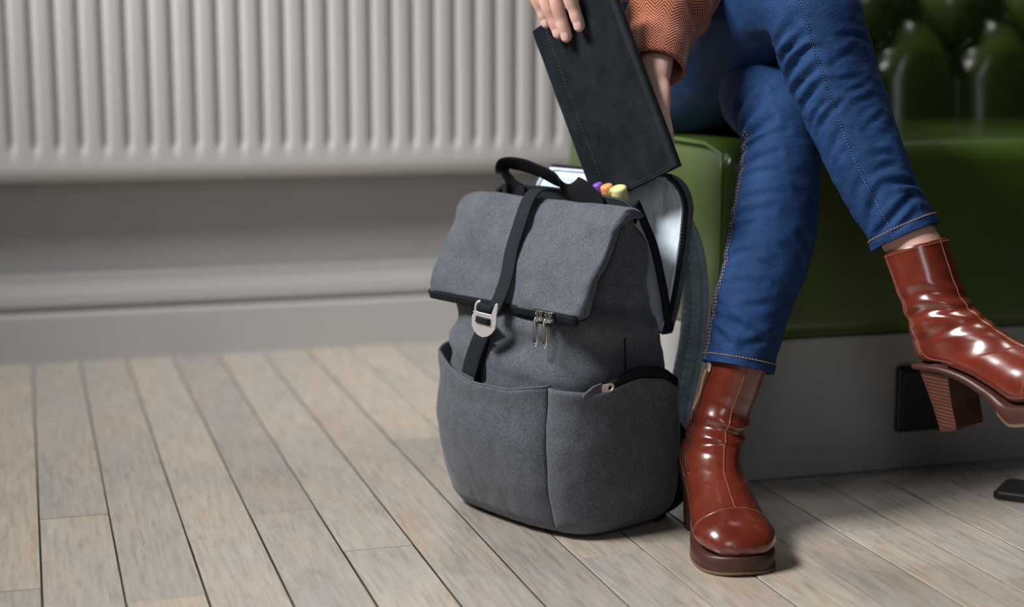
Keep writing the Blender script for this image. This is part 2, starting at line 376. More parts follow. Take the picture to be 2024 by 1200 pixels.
# sides and rear close the backrest
brel(MB().box((BXL + .001, YB + .10, ZB0), (BX1 - .001, BY1 - .02, ZB1 - .004)).build('backrest_core', GREEN, bench, False, bevel=.02))
btn = None
for row in range(0, 5):
    for k in range(-3, 10):
        x = TX0 + k * TA + (0 if row % 2 == 0 else TA / 2); z = TZ0 + row * TBZ
        if not (BXL + .06 < x < BX1 - .05 and z < ZB1 - .05): continue
        if btn is None:
            rr = [[(r_ * math.cos(a), -h_, r_ * math.sin(a)) for a in np.arange(16) * math.pi / 8] for r_, h_ in ((.011, -.004), (.0112, 0), (.010, .003), (.006, .0052), (.0015, .006))]
            btn = MB().loft(rr).build('button', GREEN, back)
            b2 = btn
        else:
            b2 = btn.copy(); COL.objects.link(b2)
        b2.parent = back; b2.location = (x, YB + .045 + .022 + .10 * (z - ZB0), z)
plate = empty('socket_plate', (1.207, BY0 + .004, .055)); tag(plate, 'square black cover plate fixed to the grey plinth under the green seat', 'cover plate')
MB().box((-.052, -.009, 0), (.054, 0, .094)).build('face', BLACK, plate, False, bevel=.004)
MB().box((-.046, -.0115, .006), (.048, -.0085, .088)).build('insert', BLACK, plate, False, bevel=.0025)

# ------------------------------------------------------------------ table whose foot shows at the right edge
tb = empty('pedestal_table', (1.475, 1.575, 0)); tag(tb, 'black metal table foot standing on the boards in front of the bench', 'table')
def foot_blade(ang):
    c, s = math.cos(ang), math.sin(ang); rot = lambda x, y, z: (c * x - s * y, s * x + c * y, z)
    rings = []
    for x, w, h in ((.03, .030, .040), (.12, .030, .030), (.25, .030, .020), (.262, .030, .018), (.264, .040, .012), (.345, .040, .011), (.352, .034, .009)):
        rings.append([rot(x, -w, .001), rot(x, w, .001), rot(x, w, h), rot(x, -w, h)])
    return MB().loft(rings)
for dy in (0, -.72):
    for a in (.75, 2.32, 3.89, 5.46): foot_blade(a).build('foot', BLACKM, tb, False, bevel=.002).location = (0, dy, 0)
    MB().loft([[(r_ * math.cos(a), r_ * math.sin(a), z) for a in np.arange(24) * math.pi / 12] for r_, z in ((.045, .0), (.045, .05), (.032, .07), (.030, .70), (.06, .715), (.06, .722))]).build('column', BLACKM, tb).location = (0, dy, 0)
MB().box((-.47, -.85, .722), (.47, .12, .752)).build('table_top', M('dark_table_top', (.05, .03, .02), .4).m, tb, False, bevel=.006)  # out-of-view top, enlarged to shade the bench front


# ------------------------------------------------------------------ backpack (local x = front to back, y = -v: near side is negative y)
PO = (.657, 1.936, 0.); PROT = math.atan2(.41, .912)
pack = empty('backpack', PO, PROT)
tag(pack, 'charcoal heather roll-top backpack standing open on the boards beside the planted boot', 'backpack')
LV = lambda u, v, z: (u, -v, z)
ZK = [0, .006, .02, .06, .12, .19, .25, .28, .32, .36, .40, .412]
XF = [-.090, -.100, -.107, -.112, -.117, -.113, -.105, -.092, -.064, -.044, -.032, -.030]
XB = [.070, .078, .084, .086, .083, .075, .060, .040, .028, .014, -.004, -.012]
HW = [.118, .125, .129, .132, .134, .134, .132, .130, .130, .130, .128, .124]
def sec(z, ph, nexp=4.2, off=0.):
    xf, xb, hw = (float(np.interp(z, ZK, A)) for A in (XF, XB, HW))
    a = (xb - xf) / 2; c, s = math.cos(ph), math.sin(ph)
    e = 2 / nexp
    x = (xf + xb) / 2 + (a + off) * math.copysign(abs(c) ** e, c); v = (hw + off) * math.copysign(abs(s) ** e, s)
    if c < 0: v *= 1 - .16 * sstep(.262, .30, z) * (1 - sstep(.37, .40, z)) * abs(c) ** .7
    # the front bulges at its middle
    if c < 0: x -= .016 * (1 - (v / (hw + off)) ** 2) * sstep(0, .08, z) * (1 - sstep(.2, .36, z))
    return x, v
def phs(n, a=0, b=2 * math.pi, nexp=4.2):     # even spacing along the section outline
    t = np.linspace(a, b, 1500); P = np.array([sec(.15, q, nexp) for q in t]); L = np.concatenate([[0], np.cumsum(np.linalg.norm(np.diff(P, axis=0), axis=1))])
    return np.interp(np.linspace(0, L[-1], n), L, t)
NB = 150; PH = phs(NB + 1)[:-1]
rings = []
for z in np.concatenate([np.linspace(0, .02, 5), np.linspace(.03, .396, 64)]):
    ring = []
    for ph in PH:
        x, v = sec(z, ph); p = LV(x, v, z)
        nx_, nv_ = math.cos(ph), math.sin(ph)
        up = sstep(.18, .22, z)
        d = .0030 * nz((p[0], p[1], p[2] * 1.6), 16, 1) + .0022 * nz((p[0] * 1.4, p[1] * 1.4, p[2] * 3), 30, 2)
        fold = 0
        if nx_ < .35:   # slack cloth over the pocket line
            fold = .0055 * math.sin((z - .19) * 95 + 9 * v + 2.5 * nz(p, 12, 5)) * up * (1 - sstep(.275, .30, z))
        side = nv_ > .5
        if side: d += -.007 * math.exp(-((x + .030 - .30 * (z - .3)) / .008) ** 2) * sstep(.27, .31, z) + .007 * math.exp(-((x + .008 - .25 * (z - .3)) / .014) ** 2) * sstep(.26, .30, z)
        d = (d + fold) * sstep(0, .03, z)
        ring.append(LV(x + d * nx_, v + d * nv_, z))
    rings.append(ring)
body = MB().loft(rings).build('body', FAB, pack)
# side seam down the near side
pts = [LV(sec(z, 1.62)[0] + .010, sec(z, 1.62, off=.0026)[1], z) for z in np.linspace(.205, .262, 16)]
MB().loft(tube_rings(pts, .0011, 6)).build('seam', TAPE, body)
# pockets
PS_SEAM = math.pi - .72
def find_ph(v, z=.12):
    t = np.linspace(math.pi / 2, math.pi, 800); vv = [abs(sec(z, q)[1] - v) for q in t]; return float(t[int(np.argmin(vv))])
PS_SEAM = find_ph(.093)
def zt_front(u, v):
    return .1825 + .028 * sstep(.02, .15, -v) + .009 * sstep(.03, .10, v)
def zt_side(u, v, k): 
    return .1905 - .003 * math.exp(-((u + .085) / .02) ** 2) + .006 * math.exp(-((u + .02) / .03) ** 2) - .022 * sstep(.015, .07, u)
def pocket(name, pa, pb, ztf, bulge, n=70, seed=0):
    rows = 34; ph_ = phs(n, pa, pb); vs = []
    rr = []
    for i in range(rows + 1):
        row = []
        for j, ph in enumerate(ph_):
            x0, v0 = sec(.17, ph); zt = ztf(x0, v0); f = i / rows; z = .008 + (zt - .008) * f
            g = j / (n - 1); edge = (min(g, 1 - g) * n * .0035)
            o = .0015 + bulge * (1 - math.exp(-edge / .012)) * (math.sin(math.pi * (.10 + .66 * f)) ** .8) + .0045 * sstep(.85, 1, f) * (1 - math.exp(-edge / .006))
            o *= sstep(-.06, .08, f) ** .5
            p0 = (x0, -v0, z); o += .0026 * nz(p0, 14, 11 + seed) * (1 - math.exp(-edge / .02)) + .0013 * nz((x0 * 3, v0 * 3, z * 2), 22, 13 + seed)
            x, v = sec(max(z, 0), ph); c, s = math.cos(ph), math.sin(ph); L = math.hypot(c * abs(c) ** 2, s * abs(s) ** 2) + 1e-6
            row.append(LV(x + o * c * abs(c) ** 2 / L, v + o * s * abs(s) ** 2 / L, z))
        rr.append(row)
    mb = MB(); mb.loft(rr, False, False, closed=False)
    o = link(name, mb.mesh(name, fix=True), FAB, pack)
    md = o.modifiers.new('solid', 'SOLIDIFY'); md.thickness = .0032; md.offset = 0
    return o, rr
fp, fr = pocket('front_pocket', PS_SEAM, PS_SEAM + 2.55, zt_front, .011, 110)
sp_, sr = pocket('side_pocket', .12, PS_SEAM, lambda u, v: zt_side(u, v, 0), .012, 80, 3)
def outset(ps, d=.0012): return [(p[0] * 1.0 + d * nrm((p[0] + .015, p[1], 0))[0], p[1] + d * nrm((p[0] + .015, p[1], 0))[1], p[2]) for p in ps]
MB().loft(tube_rings(outset([r[0] for r in fr], .0005), .0016, 6)).build('seam', TAPE, fp)
MB().loft(tube_rings(outset(fr[-1], .0006), .0017, 6)).build('hem', FAB, fp)
# side zip: dark lens shaped opening above the side pocket with its puller
lens = []
top_r = []
for j in range(4, 68):
    p = sr[-1][j]; g = (j - 4) / 63.; w = .0125 * math.sin(math.pi * g) ** .6 + .001
    q = nrm((p[0] + .015, p[1], 0)); lens.append([(p[0] - .0035 * q[0], p[1] - .0035 * q[1], p[2] - .004), (p[0] + .0012 * q[0], p[1] + .0012 * q[1], p[2] + w * .3), (p[0] + .0005 * q[0], p[1] + .0005 * q[1], p[2] + w), (p[0] - .006 * q[0], p[1] - .006 * q[1], p[2] + w + .001)])
sz = MB().loft(lens).build('side_zip', TAPE, pack)
def puller(name, o, xd, zd, nd, L, w, t, mat, parent):      # ring-ended zip puller: o top centre, zd along, xd across, nd normal
    o, xd, zd, nd = (np.array(q, float) for q in (o, xd, zd, nd)); n = 20
    out = []; inn = []
    for a in np.linspace(0, math.pi, n): out.append((w / 2 * math.cos(a), L - w / 2 + w / 2 * math.sin(a)))
    outer = [(w / 2 * .75, 0), *out, (-w / 2 * .75, 0)]
    hw_ = w * .26
    inner = [(hw_, L * .52), *[(hw_ * math.cos(a), L - w / 2 + hw_ * math.sin(a)) for a in np.linspace(0, math.pi, n)], (-hw_, L * .52)]
    m = len(outer); P = lambda q, h: o + xd * q[0] + zd * q[1] + nd * h
    vs = [P(q, t / 2) for q in outer] + [P(q, t / 2) for q in inner] + [P(q, -t / 2) for q in outer] + [P(q, -t / 2) for q in inner]; fs = []
    for i in range(m):
        k = (i + 1) % m; fs += [(i, k, m + k, m + i), (2 * m + i, 3 * m + i, 3 * m + k, 2 * m + k), (i, 2 * m + i, 2 * m + k, k), (m + i, m + k, 3 * m + k, 3 * m + i)]
    return MB().add(vs, fs).build(name, mat, parent, True, bevel=.0003)
pj = min(range(len(sr[-1])), key=lambda j: (sr[-1][j][0] + .083) ** 2 + (sr[-1][j][1] + .145) ** 2); q = np.array(sr[-1][pj])
puller('zip_puller', q + np.array([-.004, -.0075, .0065]), (0.05, -.2, 1), nrm((1, .03, -.10)), (0, -1, -.2), .021, .0105, .0016, STEEL, sz)
MB().loft(ribbon_rings([q + np.array([-.030, -.004, -.001]), q + np.array([-.015, -.0062, .005]), q + np.array([-.004, -.0066, .0066])], (0, -.1, 1), np.array([.006, .012, .012]), .003)).build('zip_garage', FAB, sz)
# roll-top flap: wedge profile swept across the pack
prof = [(-.004, .392), (-.012, .399), (-.024, .4035), (-.036, .4040), (-.047, .3985), (-.060, .3845), (-.073, .364), (-.086, .342), (-.099, .319), (-.110, .298), (-.1165, .285), (-.118, .279), (-.114, .2755), (-.109, .279), (-.101, .2955), (-.089, .3175), (-.070, .3485), (-.046, .381), (-.022, .394)]
def resample(pr, n):
    P = np.array(pr + [pr[0]]); L = np.concatenate([[0], np.cumsum(np.linalg.norm(np.diff(P, axis=0), axis=1))]); s = np.linspace(0, L[-1], n + 1)[:-1]
    return np.stack([np.interp(s, L, P[:, 0]), np.interp(s, L, P[:, 1])], 1)
PR = resample(prof, 84); cen = PR.mean(0); FW = []
rings = []
for t in np.concatenate([np.linspace(-1, -.93, 8), np.linspace(-.9, .9, 60), np.linspace(.93, 1, 8)]):
    k = max(0., (abs(t) - .93) / .07); sh = math.sqrt(max(0, 1 - k * k)) * .45 + .55 if k < .999 else .5
    ring = []
    for a, z in PR:
        a2, z2 = cen[0] + (a - cen[0]) * (1 - (1 - sh) * .55), cen[1] + (z - cen[1]) * (1 - (1 - sh) * .10)
        hw = .1455 - .004 * (1 - (z - .278) / .13); v = t * hw
        front = 1 if a < -.04 and z > .285 else .4
        d = front * (.0075 * nz((0, v, z), 13, 21) + .0060 * nz((0, v * 1.3 + z, z * 1.2), 25, 22) + .004 * (1 - t * t) * math.sin(math.pi * sstep(.28, .41, z)))
        ring.append(LV(a2 - d * .86, v, z2 + d * .5))
    rings.append(ring)
flap = MB().loft(rings).build('flap', FAB, pack)
# dark zip band under the flap edge
edge = [LV(-.1155 + .0012 * math.sin(v * 30), v, .2765) for v in np.linspace(-.1385, .1385, 50)]
zb = MB().loft(ribbon_rings(edge, (-.35, 0, 1), .0115, .006)).build('zip_band', TAPE, flap)
MB().loft(tube_rings([(p[0] - .0028, p[1], p[2] + .0052) for p in edge], .0012, 6)).build('zip_cord', TAPE, flap)
for v in (.082, .0985):
    b = np.array(LV(-.1215, v, .2765))
    bl = MB()
    bl.loft([[b + np.array((-.0035 * c_, s_ * .0062 * k, h)) for c_, s_ in ((-1, -1), (1, -1), (1, 1), (-1, 1))] for h, k in ((-.0065, .55), (-.002, 1), (.002, .85), (.006, 1.05))])
    bl.loft(tube_rings([b + np.array((-.003, 0, .006)), b + np.array((-.0075, 0, .003)), b + np.array((-.0075, 0, -.003)), b + np.array((-.003, 0, -.0065))], .0012, 6))
    sl = bl.build('zip_slider', CHROME, flap, True, bevel=.0006)
    # bent wire puller
    w = .0031; P = []
    for a in np.linspace(0, 2 * math.pi, 40)[:-1]:
        P.append(b + np.array((-.0082 - .002 * (1 + math.cos(a)) * 0, w * math.sin(a), -.019 + .0165 * math.copysign(abs(math.cos(a)) ** .55, math.cos(a)))))
    P = np.array(P + [P[0], P[1]]); P = np.stack([P[:, 0] + .004 * 0, b[1] + (P[:, 1] - b[1]) * .9, P[:, 2]], 1)
    MB().loft(tube_rings(P, .0014, 8, (1, 0, 0)), False, False).build('zip_puller', CHROME, flap)
# strap down the front with its hook buckle
SP = [LV(-.012, -.022, .412), LV(-.030, -.020, .4145), LV(-.044, -.017, .4095), LV(-.056, -.013, .397), LV(-.072, -.007, .373), LV(-.088, -.002, .346), LV(-.103, .007, .320), LV(-.1165, .010, .297), LV(-.1265, .010, .2825), LV(-.1315, .008, .273)]
SPc = catmull(SP, 60); SPc[:, 0] -= .0050 * np.sin(np.linspace(0, math.pi, 60)) + .0015
strap = MB().loft(ribbon_rings(SPc, (0, -1, 0), .0215, .0022)).build('strap', WEB, pack)
ped = SPc + np.array([-.0004, 0, 0])
MB().loft(tube_rings(SPc + np.array([0, -.0108, 0]), .0011, 6)).build('binding', TAPE, strap)
LS = catmull([LV(-.128, -.004, .262), LV(-.1285, -.010, .25), LV(-.128, -.018, .23), LV(-.130, -.020, .21), LV(-.131, -.021, .19), LV(-.128, -.021, .172)], 40)
MB().loft(ribbon_rings(LS, (0, -1, 0), .0225, .002)).build('lower_strap', TAPE, pack)
TE = catmull([LV(-.1345, -.010, .245), LV(-.137, -.015, .232), LV(-.1395, -.023, .212), LV(-.1415, -.029, .190)], 24)
te = MB().loft(ribbon_rings(TE, (0.20, -1, .12), .0225, .0026)).build('strap_tail', WEB, pack)
# buckle plate in a local 2d frame: a across, b down
bo = np.array(LV(-.1475, .0125, .2855)); bx = nrm((.40, -1, -.10)); bz = nrm((-.05, .12, -1)); bn = nrm(np.cross(bz, bx)); bn = bn if bn[0] < 0 else -bn
def plate2d(outer, holes, t, name, mat, parent, bevel=.0007):
    bm = bmesh.new(); loops = [outer] + holes; edges = []
    for lp in loops:
        vs_ = [bm.verts.new(tuple(bo + bx * a + bz * b + bn * t / 2)) for a, b in lp]
        edges += [bm.edges.new((vs_[i], vs_[(i + 1) % len(vs_)])) for i in range(len(vs_))]
    bmesh.ops.triangle_fill(bm, use_beauty=True, edges=edges)
    ext = bmesh.ops.extrude_face_region(bm, geom=list(bm.faces)); bmesh.ops.translate(bm, vec=tuple(-bn * t), verts=[q for q in ext['geom'] if isinstance(q, bmesh.types.BMVert)])
    bmesh.ops.recalc_face_normals(bm, faces=bm.faces); me = bpy.data.meshes.new(name); bm.to_mesh(me); bm.free()
    o = link(name, me, mat, parent, False); md = o.modifiers.new('bevel', 'BEVEL'); md.width = bevel; md.segments = 2; md.limit_method = 'ANGLE'; return o
w = .0170
outer = [(-w + .002, .015), (-w + .0005, .0125), (-w + .0045, .0115), (.0085, .0125), (.0115, .003), (.0125, -.001), (.0145, -.0025), (.0163, -.001), (.0165, .003), (.0160, .012), (w, .022), (w - .001, .030), (w - .005, .0365), (w - .010, .0405), (0, .0425), (-w + .010, .0405), (-w + .005, .0365), (-w + .001, .030), (-w, .022), (-w, .017)]
outer = [(a, b) for a, b in outer]
hole = [(-.0105, .0175), (.0085, .0195), (.0085, .0265), (-.0105, .0245)]
bk = plate2d(outer, [hole], .0032, 'buckle', STEEL, pack)
hk = [bo + bx * a + bz * b + bn * .0 for a, b in ((-w + .004, .0125), (-w + .0035, .006), (-w + .005, .001), (-w + .009, -.0015))]
MB().loft(tube_rings(catmull(hk, 14), .0019, 8)).build('hook', STEEL, bk)
MB().loft(ribbon_rings([bo + bx * a + bz * (.021 + .05 * (a + .01)) + bn * .0012 for a in (-.0105, -.003, .003, .0088)], bz, .0075, .005)).build('strap_loop', WEB, bk)
MB().loft(ribbon_rings([bo + bx * .0 + bz * .0005 + bn * (-.0005), bo + bz * .005 + bn * .0015 + bx * -.001, bo + bz * .0095 + bn * .0015 + bx * -.0015, bo + bz * .011 + bn * -.001 + bx * -.0015], bx, .0205, .003)).build('strap_fold', WEB, bk)
# zip tape along the mouth and its teeth
mouth = []
for v in np.linspace(-.125, .128, 70):
    mouth.append((-.006 - .030 * sstep(.08, .13, abs(v)) * 0 + .006 * (1 - (v / .13) ** 2), v))
mp = np.array([LV(x, v, .4050 - .03 * v - .003 * (v / .13) ** 2 - .010 * sstep(.10, .13, v)) for x, v in mouth])
zt_ = MB().loft(ribbon_rings(mp, (.15, 0, 1), .016, .0016)).build('mouth_zip', TAPE, pack)
tm = MB()
for i in range(0, 500):
    s = i / 499. * (len(mp) - 1.001); k = int(s); p = mp[k] + (mp[k + 1] - mp[k]) * (s - k)
    if i % 2 == 0: tm.box(p + np.array([-.0012, -.00035, .0068]), p + np.array([.0016, .00035, .0092]))
tag(tm.build('zip_teeth', TEETH, zt_, False), kind='stuff')
# the slanted back edge of the near side is bound in dark tape
eb = [LV(-.010 + .002, .1265, .408), LV(.004, .129, .383), LV(.020, .131, .351), LV(.036, .132, .299), LV(.043, .1325, .267), LV(.050, .131, .245)]
MB().loft(ribbon_rings(catmull(eb, 40), (1, 0, .2), .009, .006)).build('edge_binding', TAPE, pack)
eb2 = [(p[0], -p[1], p[2]) for p in eb]
MB().loft(ribbon_rings(catmull(eb2, 40), (1, 0, .2), .009, .006)).build('edge_binding', TAPE, pack)
# opened back panel (lid) standing behind the mouth
def lid_outline(ins=0., n=14):
    R_ = .045 - ins * .6; pts = []
    zt, zb_ = .4355 - ins, .235 + ins
    vr, vl = .1375 - ins, -.1415 + ins
    for c, s0 in (((vr - R_, zt - R_), 0), ((vl + R_, zt - R_), 1)):
        for a in np.linspace(0, math.pi / 2, n): 
            aa = a + s0 * math.pi / 2; pts.append((c[0] + R_ * math.cos(aa), c[1] + R_ * math.sin(aa)))
    pts = [(vr - .026, zb_), (vr - .016, .27), (vr - .004, .34)] + pts + [(vl + .004, .34), (vl + .014, .28), (vl + .026, zb_)]
    return pts
lx = lambda z: .060 + (z - .25) * .045
def slab(pts, x0, x1): return MB().loft([[LV(lx(z) + d, v, z) for v, z in pts] for d in (x0, x1)])
lid = slab(lid_outline(0), .002, .018).build('back_panel', FAB, pack, True, bevel=.003, segs=3)
li = lid_outline(.0060)
NL = 26; vs = []; fs = []
cenl = np.mean(np.array(li), 0)
rl = []
for f in np.linspace(1, .02, NL):
    ring = []
    for v, z in li:
        vv, zz = cenl[0] + (v - cenl[0]) * f, cenl[1] + (z - cenl[1]) * f
        d = (1 - f ** 8) * (.003 + .0045 * nz((vv * 1.2, zz * .5, 0), 26, 31) + .0025 * nz((vv * 2.2, zz * .6, 3), 40, 32))
        ring.append(LV(lx(zz) - .0002 - d, vv, zz))
    rl.append(ring)
MB().loft(rl, False, True).build('lining', LINING, lid)
ol = lid_outline(.0018); cl = catmull([LV(lx(z) + .004, v, z) for v, z in ol] , 160)
zz_ = MB().loft(tube_rings(cl, .0030, 10)).build('lid_zip', TAPE, lid)
cl2 = catmull([LV(lx(z) - .0012, v, z) for v, z in lid_outline(.0048)], 160)
MB().loft(ribbon_rings(cl2, nrm((.0, 0, 0)) + np.array((0.001, .7, .7)), .004, .0028)).build('lining_binding', LINING, lid)
tm = MB(); cl3 = catmull([LV(lx(z) - .0005, v, z) for v, z in lid_outline(.0012)], 420)
for i, p in enumerate(cl3): tm.box(p - np.array([.0012, .0006, .0006]), p + np.array([.0006, .0006, .0006]))
tag(tm.build('lid_teeth', TEETH, lid, False), kind='stuff')
# carry handle: a standing loop of webbing
sstep_a = lambda t: np.clip((t - .6) / .25, 0, 1)
HP = [LV(-.018, -.078, .398), LV(-.018, -.084, .412), LV(-.020, -.0955, .425), LV(-.022, -.101, .433), LV(-.024, -.094, .4415), LV(-.025, -.074, .4435), LV(-.025, -.045, .4405), LV(-.025, -.015, .4335), LV(-.021, .012, .424), LV(-.017, .036, .415), LV(-.014, .054, .402), LV(-.014, .060, .394)]
Hc = catmull(HP, 110); wd = []
for i in range(110):
    t = i / 109.; a = min(.05 + 1.7 * t, .95); k = max(1 - sstep(.02, .16, t), sstep(.64, .82, t)); wd.append(tuple((1 - k) * np.array((math.cos(a), 0, -math.sin(a))) + k * np.array((.25, -1, -.15 if t < .5 else .1))))
hd = MB().loft(ribbon_rings(Hc, np.array(wd), .024 + .010 * sstep_a(np.linspace(0, 1, 110)), .0026)).build('handle', HANDLE, pack)
# shoulder strap bulging out at the back
SS = catmull([LV(.082, .055, .405), LV(.105, .060, .398), LV(.130, .066, .375), LV(.148, .072, .335), LV(.155, .076, .28), LV(.150, .078, .22), LV(.138, .078, .17), LV(.124, .078, .12), (.118, -.078, .07), (.10, -.08, .03)], 300)
T, E1, E2 = frames(SS, (0, -1, 0)); rings = []
for i in range(300):
    ring = []; s = i / 299.
    for a in np.arange(40) * 2 * math.pi / 40:
        c_, s_ = math.cos(a), math.sin(a)
        wv = .025 * math.copysign(abs(c_) ** .8, c_); th_ = .0085 * math.copysign(abs(s_) ** .7, s_)
        puck = 1 - .60 * math.exp(-((wv - .0) / .0035) ** 2) - .35 * math.exp(-((abs(wv) - .0195) / .003) ** 2)
        rip = .0032 * math.sin(s * 170 + 3 * math.sin(s * 23)) * math.exp(-((abs(abs(wv) - .010)) / .009) ** 2)
        th_ = th_ * puck + math.copysign(rip, th_)
        ring.append(SS[i] + E1[i] * wv + E2[i] * th_)
    rings.append(ring)
ss = MB().loft(rings).build('shoulder_strap', PAD, pack)
MB().loft(ribbon_rings(catmull([(.085, -.10, .115), (.100, -.112, .085), (.100, -.114, .05), (.088, -.105, .02), (.07, -.09, .004)], 30), (0.3, -1, 0), .03, .006)).build('strap_anchor', TAPE, pack)
# padded black base edge
basep = [LV(*sec(.010, ph, off=.001), .0055) for ph in np.linspace(-1.2, 1.35, 40)]
MB().loft(tube_rings(basep, .005, 8)).build('base_piping', TAPE, pack)

# ------------------------------------------------------------------ bright marker pens tucked in the mouth
PM = Matrix.Translation(PO) @ Matrix.Rotation(PROT, 4, 'Z')
def pen(label, base, tip, r, col, capl):
    b = np.array(PM @ Vector(LV(*base))); t = np.array(PM @ Vector(LV(*tip))); d = nrm(t - b); L = float(np.linalg.norm(t - b))
    o = empty('marker_pen', tuple(b)); tag(o, label, 'pen', 'marker pens tucked in the backpack mouth')
    m = M('pen_plastic', col, .35).m; dk = M('pen_cap_plastic', tuple(c * .85 for c in col), .3).m
    rr = [(0, r * .8), (.002, r * .9), (L - capl, r * .9), (L - capl + .0005, r * .9)]
    MB().loft(tube_rings([d * s for s, _ in rr], np.array([q for _, q in rr]), 20)).build('barrel', m, o)
    rr = [(L - capl, r * .8), (L - capl + .0004, r), (L - .004, r * .97), (L - .0015, r * .9), (L - .0004, r * .70), (L, r * .3)]
    MB().loft(tube_rings([d * s for s, _ in rr], np.array([q for _, q in rr]), 20)).build('cap', dk, o)
    side = nrm(np.cross(d, (0, 0, 1))); MB().loft(ribbon_rings([d * (L - .003) + side * r * .9, d * (L - .008) + side * r * 1.25, d * (L - .022) + side * r * 1.25], np.cross(d, side), .005, .002)).build('clip', dk, o)
    return o
pen('purple marker pen cap poking out of the backpack mouth', (.036, .048, .350), (.0075, .043, .4245), .0068, (.23, .085, .55), .03)
pen('orange marker pen cap poking out of the backpack mouth', (.036, .060, .350), (.0085, .058, .4235), .0085, (.85, .36, .13), .032)
pen('pale yellow marker pen cap poking out of the backpack mouth', (.036, .070, .350), (.0105, .078, .4225), .0105, (.78, .76, .34), .035)

# ------------------------------------------------------------------ black leather tablet case being slid into the pack
BL, BR, TL = dep(1178, 408, 2.05), dep(1335, 330, 1.93), dep(1050, 62, 2.065)
cx_ = nrm(BR - BL); cw = float(np.linalg.norm(BR - BL)); cz_ = nrm((TL - BL) - cx_ * ((TL - BL) @ cx_)); chh = float((TL - BL) @ cz_)
cn = np.cross(cx_, cz_); cn = cn if cn @ (CC - BL) > 0 else -cn
case = empty('tablet_case', tuple(BL)); tag(case, 'black leather tablet case held above the open backpack', 'tablet case')
CP = lambda a, b, h: cx_ * a + cz_ * b + cn * h
def slabc(a0, a1, b0, b1, h0, h1, mat, name, bev, nseg=3, par=case):
    vs = [CP(a, b, h) for h in (h0, h1) for a, b in ((a0, b0), (a1, b0), (a1, b1), (a0, b1))]
    return MB().add(vs, [(0, 1, 2, 3), (7, 6, 5, 4), (0, 4, 5, 1), (1, 5, 6, 2), (2, 6, 7, 3), (3, 7, 4, 0)]).build(name, mat, par, False, bevel=bev, segs=nseg)
CT = .016
fc = slabc(0, cw - .006, 0, chh, -.0028, 0, CASE, 'front_cover', .0012)
slabc(0, cw - .006, 0, chh, -CT, -CT + .0028, CASE, 'back_cover', .0012)
rings = []
for b in np.concatenate([[0, .0008], np.linspace(.004, chh - .004, 20), [chh - .0008, chh]]):
    k = 1 - .06 * (b in (0, chh)); ring = []
    for a in np.linspace(math.pi / 2, -math.pi / 2, 16): ring.append(CP(cw - .0085 + .0085 * math.cos(a) * k, b, -CT / 2 + CT / 2 * math.sin(a) * k * 1.01))
    for a in np.linspace(-math.pi / 2, math.pi / 2, 16): ring.append(CP(cw - .0085 + .0058 * math.cos(a) * k, b, -CT / 2 + (CT / 2 - .0026) * math.sin(a) * k))
    rings.append(ring)
MB().loft(rings).build('spine', CASE, case)
slabc(.004, cw - .010, .002, chh - .004, -CT + .0032, -.0032, PAGE, 'tablet_edge', .0015)
MB().loft(tube_rings([CP(cw - .010, .0005, -.0015), CP(.004, .0005, -.0015)], .0016, 8)).build('edge_binding', CASE, fc)
dm = MB(); dashes(dm, [CP(.026, .004, .0002), CP(.026, chh - .004, .0002)], .003, .0016, .00042); dashes(dm, [CP(.004, .004, .0002), CP(cw - .012, .004, .0002)], .003, .0016, .00035)
dm.build('stitching', THREADK, fc)

# ------------------------------------------------------------------ seated person
person = empty('person', (1.03, 2.2, 0))
tag(person, 'seated person in blue jeans, rust tweed top and chestnut ankle boots, legs crossed', 'person')
def prel(o): o.location = (-1.03, -2.2, 0); return o
def pxy(p):
    q = np.array(p) - CC; w = q @ CF; return CX + FPX * (q @ CR) / w, CY - FPX * (q @ CU) / w
# --- jeans
def leg_path(pts, n):
    P = catmull([np.append(dep(*q[:3]) if q[4] == 'p' else np.array(q[:3]), q[3]) for q in pts], n)
    return P[:, :3], P[:, 3]
A_pts = [(1459, 727, 1.986, .0440, 'p'), (1467, 685, 1.988, .0440, 'p'), (1489, 600, 1.995, .0475, 'p'), (1518, 500, 2.01, .0530, 'p'), (1536, 400, 2.025, .0525, 'p'), (1545, 310, 2.04, .0505, 'p'), (1543, 240, 2.06, .0535, 'p'), (.937, 1.955, .528, .061, 'w'), (.99, 2.05, .538, .070, 'w'), (1.05, 2.14, .545, .077, 'w'), (1.12, 2.26, .555, .09, 'w')]
B_pts = [(1791, 468, 1.8985, .0425, 'p'), (1777, 438, 1.901, .0415, 'p'), (1748, 390, 1.908, .0420, 'p'), (1704, 300, 1.922, .0465, 'p'), (1668, 205, 1.938, .0520, 'p'), (1632, 105, 1.945, .0545, 'p'), (1598, 15, 1.955, .0570, 'p'), (1552, -5, 2.02, .0640, 'p'), (1500, 45, 2.12, .074, 'p'), (1440, 105, 2.27, .084, 'p'), (1375, 150, 2.43, .095, 'p')]
